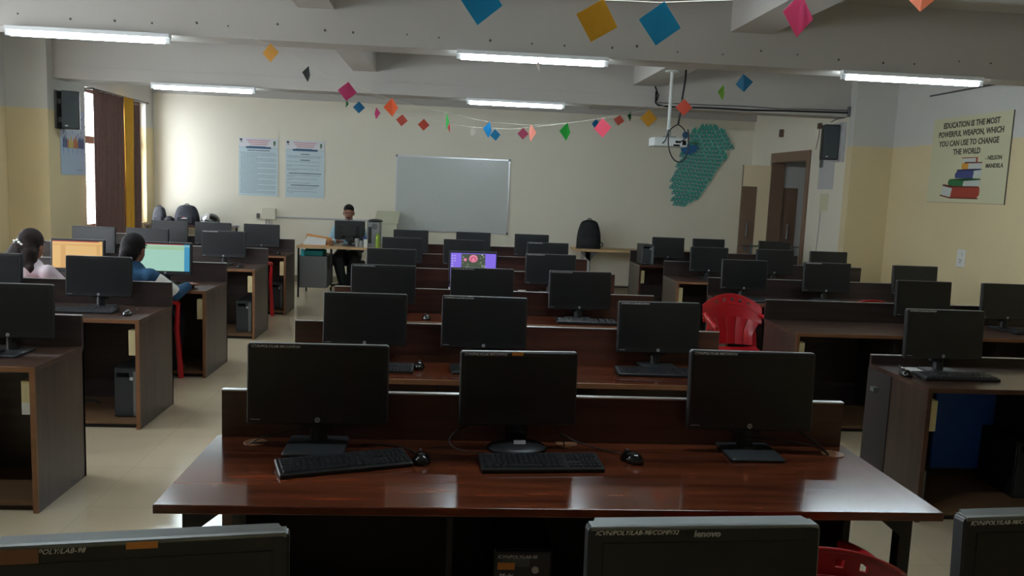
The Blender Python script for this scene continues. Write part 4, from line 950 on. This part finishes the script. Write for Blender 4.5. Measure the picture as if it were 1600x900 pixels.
# teacher's monitor: its back faces the camera
r = monitor('dark monitor turned away from the camera in front of the man', .44, .28, 'a'); r.location = (-1.47, 12.33, .76); r.rotation_euler[2] = PI; r['label'] = 'dark monitor seen from behind, in front of the man'
M['tower'] = mat('grey_tower_back', rgb(128, 130, 130), .5, .2)
tw = thing('computer_tower', 'grey steel tower seen from behind on the teacher table', 'computer tower', (-1.12, 12.2, .75))
G().rbox(-.09, .09, 0, .4, 0, .37, .006).build('case', 'tower', tw)
g = G().cyl((.02, -.006, .31), (.02, .002, .31), .045, n=20).build('fan_grille', 'steel', tw)
G().box(-.07, -.02, -.004, .002, .06, .3).build('port_plate', 'blackmetal', tw)
G().box(.0, .07, -.004, .002, .05, .2).build('slot_covers', 'silver', tw)
tag(G().ell((-1.10, 12.36, 1.135), (.11, .13, .03), 16, 8, fn=lambda x, y, z: (x, y, max(z, -.5))).build('black_pouch', 'black', smooth='all'), 'black pouch lying on top of the grey tower', 'pouch')
M['greenb'] = mat('green_bottle', rgb(140, 164, 58), .4)
b = thing('water_bottle', 'lime green water bottle before the grey tower', 'bottle', (-1.045, 12.13, .75))
G().cyl((0, 0, 0), (0, 0, .17), .033, n=16).cyl((0, 0, .17), (0, 0, .19), .033, .018, 16).build('bottle_body', 'greenb', b, smooth=True); G().cyl((0, 0, .19), (0, 0, .215), .02, n=14).build('cap', 'greenb', b, smooth=True)
M['gls'] = mat('clear_tumbler', rgb(150, 152, 150), .15); M['bluebox'] = mat('blue_box', rgb(34, 60, 130), .5)
for x, hh, m, l in ((-1.345, .13, 'gls', 'grey tumbler right of the man monitor'), (-1.285, .10, 'gls', 'lower grey tumbler beside the first one'), (-1.22, .12, 'white', 'white cup before the grey tower')):
    tag(G().cyl((x, 12.16, .75), (x, 12.16, .75+hh), .026, .032, 14).cyl((x, 12.16, .75+hh), (x, 12.16, .75+hh*.3), .027, .022, 14).build('tumbler', m, smooth=True), l, 'cup')
tag(G().rbox(-1.27, -1.17, 12.22, 12.24, .86, .90, .005).box(-1.23, -1.21, 12.22, 12.24, .75, .86).build('blue_tag_holder', 'bluebox'), 'small blue card holder between monitor and tower', 'card holder')
# lectern
M['lect'] = mat('cream_lectern', rgb(206, 206, 180), .5)
l = thing('lectern', 'cream lectern with sloping top against the front wall beside the whiteboard', 'lectern', (-1.02, 13.55, 0))
G().add([(-.17, -.2, 0), (.17, -.2, 0), (.17, .25, 0), (-.17, .25, 0), (-.17, -.2, 1.06), (.17, -.2, 1.06), (.17, .25, 1.2), (-.17, .25, 1.2)], [(0, 3, 2, 1), (4, 5, 6, 7), (0, 1, 5, 4), (1, 2, 6, 5), (2, 3, 7, 6), (3, 0, 4, 7)]).build('body', 'lect', l)
G().add([(-.19, -.24, 1.055), (.19, -.24, 1.055), (.19, .27, 1.215), (-.19, .27, 1.215), (-.19, -.24, 1.075), (.19, -.24, 1.075), (.19, .27, 1.235), (-.19, .27, 1.235)], [(0, 3, 2, 1), (4, 5, 6, 7), (0, 1, 5, 4), (1, 2, 6, 5), (2, 3, 7, 6), (3, 0, 4, 7)]).build('sloping_top', 'lect', l)
G().box(.171, .175, -.02, .02, .75, .98).build('slot', 'steel', l)
# right-hand table with backpack
t = thing('side_table', 'light wooden table with dark steel legs along the front wall', 'table', (3.1, 13.3, 0))
G().box(-1.05, 1.05, 0, .6, .72, .755).build('tabletop', 'tabletop', t)
for x in (-.84, .84):
    g = G(); g.box(x-.035, x+.035, .03, .08, 0, .72); g.build('leg', 'greysheet', t)
    G().box(x+.036, x+.05, .03, .08, 0, .72).add([(x-.12, .03, .72), (x+.16, .03, .72), (x+.035, .03, .55), (x-.035, .03, .62), (x-.12, .08, .72), (x+.16, .08, .72), (x+.035, .08, .55), (x-.035, .08, .62)], [(0, 1, 2, 3), (7, 6, 5, 4), (0, 4, 5, 1), (1, 5, 6, 2), (2, 6, 7, 3), (3, 7, 4, 0)]).build('bracket', 'steel', t)
    G().box(x-.03, x+.03, .5, .55, 0, .72).build('leg', 'greysheet', t)
G().box(-.8, .8, .52, .54, .08, .10).build('foot_rail', 'blackmetal', t)
def backpack(label, loc, w, h, d, m, rz=0):
    t = thing('backpack', label, 'backpack', loc, rz); a = w/2
    g = G(); g.grid(lambda u, v: (a*(1-.28*v**3)*math.copysign(abs(math.cos(u*2*PI))**.55, math.cos(u*2*PI)), d/2*(1-.35*v**2)*math.copysign(abs(math.sin(u*2*PI))**.6, math.sin(u*2*PI)), h*v*.86), 28, 12)
    g.ell((0, 0, h*.85), (a*.73, d*.33, h*.15), 24, 8)
    g.add([(-a, -d/2, 0), (a, -d/2, 0), (a, d/2, 0), (-a, d/2, 0)], [(0, 1, 2, 3)])
    g.build('shell', m, t, smooth=True)
    G().rbox(-a*.7, a*.7, -d/2-.02, -d/2*.75, h*.06, h*.45, .03).build('front_pocket', m, t, smooth=True)
    G().tube(bez((-.035, 0, h*.97), (-.03, 0, h*1.07), (.03, 0, h*1.07), (.035, 0, h*.97)), .007, 6).build('top_handle', m, t, smooth='all')
    G().tube(bez((a*.85, 0, h*.25), (a*1.35, -.02, h*.2), (a*1.3, -.02, h*.0+.03), (a*.9, 0, .03)), .008, 6).build('side_strap', m, t, smooth='all')
    G().tube([(-a*.6, -d/2*.85, h*.6), (0, -d/2*.9, h*.8), (a*.6, -d/2*.85, h*.6)], .003, 5).build('zip', 'greypl', t)
    return t
M['bagblack'] = mat('black_nylon', rgb(20, 22, 26), .75, bump=.2, bscale=40)
M['baggrey'] = mat('grey_blue_nylon', rgb(40, 43, 52), .75); M['bagg2'] = mat('grey_nylon', rgb(56, 56, 62), .8)
bp = backpack('black backpack standing on the light table below the peacock', (2.30, 13.55, .755), .40, .475, .22, 'bagblack')
G().box(.02, .09, -.105, -.10, .28, .286).build('label_tag', 'greypl', bp)
t = thing('storage_table', 'low dark table in the front left corner, under the bags and helmet', 'table', (-4.1, 13.4, 0))
G().box(-.7, .62, 0, .55, .87, .90).build('tabletop', 'woodtop', t)
for x in (-.68, .58):
    for y in (.03, .5): G().box(x, x+.03, y-.015, y+.015, 0, .87).build('leg', 'blackmetal', t)
bp = backpack('dark backpack with a small white and red logo on the corner table', (-4.22, 13.65, .90), .38, .32, .24, 'baggrey')
G().prism([(-.05, 0), (.05, .0), (.06, .018), (.0, .022)], .003, mx=Matrix.Translation((-.01, -.145, .10)) @ Matrix.Rotation(PI/2, 4, 'X')).build('logo_patch', 'white', bp)
G().prism([(-.03, 0), (.02, .0), (.0, .014)], .003, mx=Matrix.Translation((-.01, -.145, .123)) @ Matrix.Rotation(PI/2, 4, 'X')).build('logo_patch', 'red', bp)
backpack('grey bag slumped in the corner beside the window', (-4.66, 13.68, .90), .20, .28, .2, 'bagg2')
backpack('low dark bag between the grey bag and the backpack', (-4.48, 13.6, .90), .16, .12, .2, 'bagblack')
h = thing('helmet', 'silver and black motorcycle helmet on the corner table', 'helmet', (-3.84, 13.62, .90))
M['chrome'] = mat('silver_paint', rgb(205, 208, 210), .25, .6)
G().ell((0, 0, .075), (.145, .16, .125), 28, 16, fn=lambda x, y, z: (x, y, max(z, -.6))).build('shell', 'blackgl', h, smooth='all')
G().grid(lambda u, v: (.150*math.cos(PI*(1.0+.55*u))*math.cos(.15+.95*v), .166*math.sin(PI*(1.0+.55*u))*math.cos(.15+.95*v), .08+.13*math.sin(.15+.95*v)), 12, 8, th=.002).build('silver_panel', 'chrome', h, smooth=True)
G().grid(lambda u, v: (.152*math.cos(PI*(1.15+.7*u))*1.0, .168*math.sin(PI*(1.15+.7*u)), .01+.07*v), 12, 3, th=.002).build('visor', 'tower', h, smooth=True)
tag(G().rbox(-3.62, -3.56, 13.6, 13.66, .90, .93, .01).build('white_adapter', 'white'), 'tiny white plug on the corner table right of the helmet', 'plug')
tag(G().rbox(-4.78, -3.46, 13.9, 13.93, .87, .905, .004).build('table_edge', 'trim'), 'pale metal edge strip at the back of the corner table', 'edge strip')
# things under / by the nearest centre desk
M['cloth'] = mat('grey_cloth', rgb(112, 110, 104), .9)
tag(G().add([(-.93, 3.45, 0), (-.62, 3.45, 0), (-.62, 3.7, 0), (-.93, 3.7, 0), (-.84, 3.48, .16), (-.66, 3.48, .19), (-.66, 3.66, .19), (-.84, 3.66, .17)], [(0, 3, 2, 1), (4, 5, 6, 7), (0, 1, 5, 4), (1, 2, 6, 5), (2, 3, 7, 6), (3, 0, 4, 7)]).build('dust_cover', 'cloth'), 'grey cloth bag on the floor behind the left leg of the nearest centre desk', 'bag')
for i, (x, y) in enumerate(((-2.9, 5.9), (-2.75, 5.85))):
    cable(bez((x, y, .104), (x+.1, y-.2, .11), (x+.25, y+.1, .12), (x+.35, y-.05, .105)), ['tangled black cable on the shelf of the second left desk', 'second tangled cable on the shelf of the second left desk'][i], .006)

# ------------------------------------------------------------------ people
def blob(name, prims, voxel, m, parent, sm=4):
    g = G()
    for p in prims:
        if p[0] == 'e': g.ell(p[1], p[2], 20, 14, mx=p[3] if len(p) > 3 else None)
        else:
            pts = [Vector(a) for a in p[1]]; rs = p[2]
            for a, b, ra, rb in zip(pts, pts[1:], rs, rs[1:]):
                g.cyl(a, b, ra, rb, 14)
            for a, ra in zip(pts, rs): g.ell(a, (ra, ra, ra), 14, 10)
    me = bpy.data.meshes.new(name); me.from_pydata(g.v, [], g.f)
    o = bpy.data.objects.new(name, me); C.objects.link(o)
    md = o.modifiers.new('r', 'REMESH'); md.mode = 'VOXEL'; md.voxel_size = voxel
    sm_ = o.modifiers.new('s', 'SMOOTH'); sm_.iterations = sm; sm_.factor = .5
    dg = bpy.context.evaluated_depsgraph_get(); me2 = bpy.data.meshes.new_from_object(o.evaluated_get(dg)); me2.name = name
    bpy.data.objects.remove(o); me2.materials.clear(); me2.materials.append(M[m] if isinstance(m, str) else m)
    me2.polygons.foreach_set('use_smooth', [True]*len(me2.polygons))
    o = bpy.data.objects.new(name, me2); link(o, parent); return o
M['skin'] = mat('skin', rgb(150, 104, 82), .55); M['skinm'] = mat('skin_man', rgb(140, 92, 74), .55)
M['hair'] = mat('black_hair', rgb(22, 17, 17), .7, spec=.25, bump=.3, bscale=60); M['hair2'] = mat('dark_brown_hair', rgb(36, 26, 25), .75, spec=.25, bump=.4, bscale=50)
M['shirtw'] = mat('white_blouse', rgb(205, 190, 196), .8, noise=.06, nscale=8); M['blue'] = mat('blue_fabric', rgb(30, 76, 110), .85, noise=.1, nscale=10)
M['shirtb'] = mat('light_blue_shirt', rgb(150, 188, 205), .7); M['trous'] = mat('black_trousers', rgb(26, 27, 32), .8)
M['eye'] = mat('eye_white', rgb(220, 215, 210), .3); M['lip'] = mat('lips', rgb(120, 66, 60), .5); M['shoe'] = mat('black_shoe', rgb(20, 20, 22), .4); M['sole'] = mat('white_sole', rgb(190, 190, 190), .5)
def hand(c, dr, s, up=(0, 0, 1), curl=.35):
    """palm at c, fingers along dr; s=+1 when the thumb is on the left of dr"""
    c = Vector(c); d = Vector(dr).normalized(); up = Vector(up); side = up.cross(d).normalized()*s
    pr = [('e', (0, 0, 0), (.040, .042, .014), Matrix.Translation(c) @ Matrix(((side.x, d.x, up.x, 0), (side.y, d.y, up.y, 0), (side.z, d.z, up.z, 0), (0, 0, 0, 1))))]
    for k, (off, L) in enumerate(((.028, .062), (.0095, .072), (-.0095, .067), (-.028, .052))):
        a = c+side*off+d*.032; b = a+(d+side*off*1.5-up*curl*.4)*L*.5; e = b+(d-up*curl*1.6)*L*.5
        pr.append(('c', [a, b, e], [.0085, .008, .0065]))
    a = c+side*.030-d*.015; b = a+side*.024+d*.022-up*.004; e = b+side*.006+d*.026-up*.008
    pr.append(('c', [a, b, e], [.011, .009, .0075])); return pr
def headprims(c, rx=.074, ry=.092, rz=.112, face=True):
    x, y, z = c  # facing +y
    pr = [('e', (x, y-.008, z+.02), (rx, ry, .098)), ('e', (x, y+.022, z-.035), (rx*.80, ry*.72, .078)), ('e', (x, y+.045, z-.088), (.030, .030, .022))]
    pr += [('c', [(x, y+.085, z+.012), (x, y+.103, z-.022)], [.010, .014]), ('e', (x-.012, y+.094, z-.026), (.010, .010, .008)), ('e', (x+.012, y+.094, z-.026), (.010, .010, .008))]
    pr += [('e', (x-rx-.004, y-.006, z-.01), (.010, .020, .032)), ('e', (x+rx+.004, y-.006, z-.01), (.010, .020, .032)), ('e', (x, y+.078, z-.055), (.026, .016, .012)), ('e', (x, y+.074, z+.030), (.052, .018, .012))]
    return pr
def face(p, c, pitchf=0, brow=True, moust=False, m='hair'):
    x, y, z = c
    for s in (-1, 1):
        e = G().ell((x+s*.030, y+.084, z+.004), (.011, .007, .005), 12, 8).build('eye', 'eye', p, smooth='all')
        G().ell((x+s*.030, y+.090, z+.003), (.0055, .003, .0045), 10, 6).build('iris', 'hair', e, smooth='all')
        G().tube([(x+s*.014, y+.093, z+.022), (x+s*.03, y+.092, z+.028), (x+s*.048, y+.080, z+.022)], .0045, 6).build('eyebrow', m, p, smooth='all')
    G().ell((x, y+.092, z-.058), (.022, .007, .006), 12, 6).build('mouth', 'lip', p, smooth='all')
    if moust: G().tube([(x-.028, y+.084, z-.050), (x, y+.097, z-.043), (x+.028, y+.084, z-.050)], .007, 6, radii=[.005, .009, .005]).build('moustache', m, p, smooth='all')
# -- girl in white: back to the camera, typing at the orange screen
def girl(label, loc, rz, hair_kind, top, elbows, hands, hb):
    t = thing('person', label, 'person', loc, rz)
    hc = (0, .03, 1.10)
    # skeleton: hips at z .50 on the seat, torso up to the shoulders
    body = headprims(hc, .070, .088)
    body += [('c', [(0, -.01, 1.04), (0, -.03, .92)], [.050, .055]), ('c', [(0, -.03, .88), (0, -.05, .66), (0, -.06, .52)], [.11, .11, .13]), ('e', (0, -.03, .885), (.175, .085, .07))]
    for s, (el, ha) in zip((-1, 1), zip(elbows, hands)):
        el, ha = Vector(el), Vector(ha); d = (ha-el).normalized()
        body += [('c', [(s*.175, -.03, .89), el, ha-d*.03], [.045, .036, .024])]+hand(ha+d*.02, Vector((d.x, d.y, d.z*.2)), -s)
        kn = Vector((s*.11, .42, .50)); body += [('c', [(s*.09, -.03, .53), kn, (s*.10, .36, .10)], [.085, .062, .042]), ('c', [(s*.10, .36, .06), (s*.10, .50, .035)], [.038, .03])]
    blob('body', body, .008, 'skin', t, 3)
    face(t, hc)
    # clothing
    cl = [('c', [(0, -.03, .89), (0, -.05, .66), (0, -.06, .52)], [.13, .125, .15]), ('e', (0, -.03, .895), (.195, .10, .078)), ('c', [(0, -.04, .50), (0, .04, .50)], [.17, .16])]
    for s, el, ha in zip((-1, 1), elbows, hands):
        el = Vector(el); ha = Vector(ha)
        cl += [('c', [(s*.175, -.03, .895), el, el+(ha-el)*hb], [.066, .056, .045])]
    blob('blouse', cl, .012, top, t, 6)
    lg = []
    for s in (-1, 1): lg += [('c', [(s*.09, -.03, .53), (s*.11, .42, .50), (s*.10, .36, .10)], [.10, .078, .06])]
    blob('trousers', lg, .014, 'trous', t, 4)
    return t, hc
t, hc = girl('girl in white with long wavy dark hair and a flower clip, at the orange screen', (-3.32, 6.80, 0), -.25, 0, 'shirtw', [(-.27, .06, .73), (.28, .07, .74)], [(-.13, .34, .79), (.15, .38, .79)], .75)
x, y, z = hc; random.seed(21)
hp = [('e', (x, y-.022, z+.035), (.088, .105, .105)), ('e', (x, y-.075, z-.03), (.085, .07, .10)), ('c', [(x-.03, y-.08, z-.03), (x-.09, y-.09, z-.12), (x-.13, y-.09, z-.22)], [.085, .085, .06]), ('c', [(x-.04, y-.09, z-.05), (x-.03, y-.12, z-.17), (x-.02, y-.12, z-.25)], [.08, .080, .05]), ('c', [(x+.03, y-.08, z-.05), (x+.03, y-.105, z-.17), (x+.05, y-.11, z-.26)], [.07, .065, .035])]
for i in range(16):
    a = random.uniform(-.17, .08); b = random.uniform(.2, .34); q0 = random.uniform(0, 6)
    hp.append(('c', [(x+a*.5, y-.10, z-.08)]+[(x+a+.018*math.sin(q0+j*1.7), y-.125-.012*math.cos(q0+j*1.7), z-.10-b*j/5) for j in range(1, 5)], [.026, .024, .022, .018, .010]))
blob('hair', hp, .008, 'hair2', t, 2)
g = G()
for k in range(5): g.ell((x-.03+.022*math.cos(k*1.26), y-.135, z+.03+.018*math.sin(k*1.26)), (.014, .006, .011), 10, 6)
g.ell((x+.012, y-.135, z+.016), (.016, .006, .010), 10, 6); g.build('flower_clip', 'white', t, smooth='all')
# -- girl in blue
t, hc = girl('girl in blue with white under-sleeves and tied dark hair, at the pale green screen', (-2.53, 6.80, 0), -.30, 1, 'blue', [(-.27, .06, .74), (.30, .12, .74)], [(-.13, .36, .79), (.24, .40, .785)], .12)
x, y, z = hc
hp = [('e', (x, y-.022, z+.032), (.086, .104, .102)), ('e', (x, y-.07, z-.02), (.080, .065, .09)), ('c', [(x, y-.11, z-.03), (x-.01, y-.14, z-.12), (x-.02, y-.145, z-.24), (x-.02, y-.15, z-.40)], [.045, .048, .042, .022])]
blob('hair', hp, .008, 'hair', t, 3)
G().tube([(x+.035*math.cos(k*PI/5), y-.115+.01*math.sin(k*PI/5), z-.06+.035*math.sin(k*PI/5)) for k in range(11)], .007, 6).build('hair_band', 'trous', t, smooth='all')
blob('white_sleeve', [('c', [(.222, .01, .85), (.285, .10, .765)], [.064, .060])], .010, 'white', t, 4)
blob('white_sleeve', [('c', [(-.215, .0, .855), (-.26, .05, .765)], [.070, .064])], .010, 'white', t, 4)
blob('blue_cuff', [('c', [(.295, .14, .742), (.255, .34, .775)], [.052, .042])], .010, 'blue', t, 4)
blob('blue_cuff', [('c', [(-.25, .12, .745), (-.17, .28, .77)], [.050, .040])], .010, 'blue', t, 4)
G().tube([(.09*math.cos(a)*.8, -.03+.075*math.sin(a), .955) for a in [k*2*PI/16 for k in range(17)]], .012, 6).build('white_collar', 'white', t, smooth='all')
# -- man behind the teacher's table, facing the room
t = thing('person', 'man with short black hair and moustache in a light blue shirt, behind the teacher table', 'person', (-1.565, 12.98, 0), PI+.05)
hc = (0, .06, 1.215)
tiltm = Matrix.Translation(Vector(hc)) @ Matrix.Rotation(-.28, 4, 'X') @ Matrix.Translation(-Vector(hc))
def tl(pr):
    out = []
    for p in pr:
        if p[0] == 'e': out.append(('e', tuple(tiltm @ Vector(p[1])), p[2]))
        else: out.append(('c', [tiltm @ Vector(a) for a in p[1]], p[2]))
    return out
body = tl(headprims(hc, .076, .094))
body += [('c', [(0, .02, 1.15), (0, -.01, 1.03)], [.056, .06]), ('c', [(0, 0, .96), (0, -.03, .75), (0, -.05, .58)], [.13, .12, .13]), ('e', (0, 0, .96), (.19, .10, .08))]
ELB = [(-.27, .10, .76), (.27, .10, .76)]; HND = [(-.13, .33, .80), (.12, .34, .80)]
for s, el, ha in zip((-1, 1), ELB, HND):
    el, ha = Vector(el), Vector(ha); d = (ha-el).normalized()
    body += [('c', [(s*.18, -.01, .97), el, ha-d*.03], [.05, .04, .027])]+hand(ha+d*.02, (d.x, d.y, d.z*.2), -s)
    body += [('c', [(s*.09, -.02, .55), (s*.12, .42, .53), (s*.04, .34, .12)], [.09, .068, .045]), ('c', [(s*.04, .34, .06), (s*.05, .47, .04)], [.04, .03])]
blob('body', body, .008, 'skinm', t, 3)
def tparts(parent, fn):
    before = set(C.objects); fn()
    for o in set(C.objects)-before:
        if o.parent == parent: o.location = tiltm.to_translation(); o.rotation_euler = tiltm.to_euler()
tparts(t, lambda: face(t, hc, moust=True))
x, y, z = hc
blob('hair', tl([('e', (x, y-.022, z+.052), (.081, .094, .080)), ('e', (x, y+.035, z+.105), (.060, .045, .028)), ('e', (x, y-.06, z-.0), (.070, .045, .07))]), .008, 'hair', t, 3)
cl = [('c', [(0, 0, .98), (0, -.03, .75), (0, -.05, .62)], [.145, .14, .15]), ('e', (0, 0, .975), (.205, .115, .085)), ('c', [(0, .0, 1.04), (0, 0, 1.0)], [.07, .09])]
for s, el, ha in zip((-1, 1), ELB, HND):
    el, ha = Vector(el), Vector(ha); cl += [('c', [(s*.18, -.01, .975), el, el+(ha-el)*.7], [.068, .058, .046])]
blob('shirt', cl, .012, 'shirtb', t, 5)
G().box(-.018, .018, .155, .165, .72, 1.0).build('tie_strip', 'shirtb', t)
lg = []
for s in (-1, 1): lg += [('c', [(s*.09, -.03, .56), (s*.13, .42, .54), (s*.05, .34, .13)], [.12, .088, .065])]
blob('trousers', lg+[('e', (0, -.04, .56), (.17, .15, .10))], .014, 'trous', t, 4)
for s in (-1, 1):
    sh = G().ell((s*.055, .43, .045), (.046, .13, .05), 16, 8, fn=lambda x, y, z: (x, y, max(z, -.7))).build('shoe', 'shoe', t, smooth='all')
    G().rbox(s*.055-.046, s*.055+.046, .30, .56, 0, .014, .03, axis='z').build('sole', 'sole', sh)
# office chair of the man
oc = thing('office_chair', 'black office chair with casters under the man', 'chair', (-1.565, 13.02, 0), PI)
G().rbox(-.24, .24, -.24, .22, .40, .455, .05, axis='z').build('seat', 'bagblack', oc)
G().rbox(-.21, .21, -.31, -.25, .56, .98, .06).build('backrest', 'bagblack', oc)
G().cyl((0, 0, .09), (0, 0, .40), .03, n=12).box(-.03, .03, -.29, -.27, .38, .6).box(-.03, .03, -.29, -.0, .37, .40).build('column', 'blackmetal', oc)
for k in range(5):
    a = k*2*PI/5+.3; L = G().tube([(0, 0, .11), (.27*math.cos(a), .27*math.sin(a), .075)], .018, 6).build('base_arm', 'blackmetal', oc)
    G().cyl((.27*math.cos(a)-.012, .27*math.sin(a), .03), (.27*math.cos(a)+.012, .27*math.sin(a), .03), .03, n=14).build('caster', 'black', L, smooth=True)
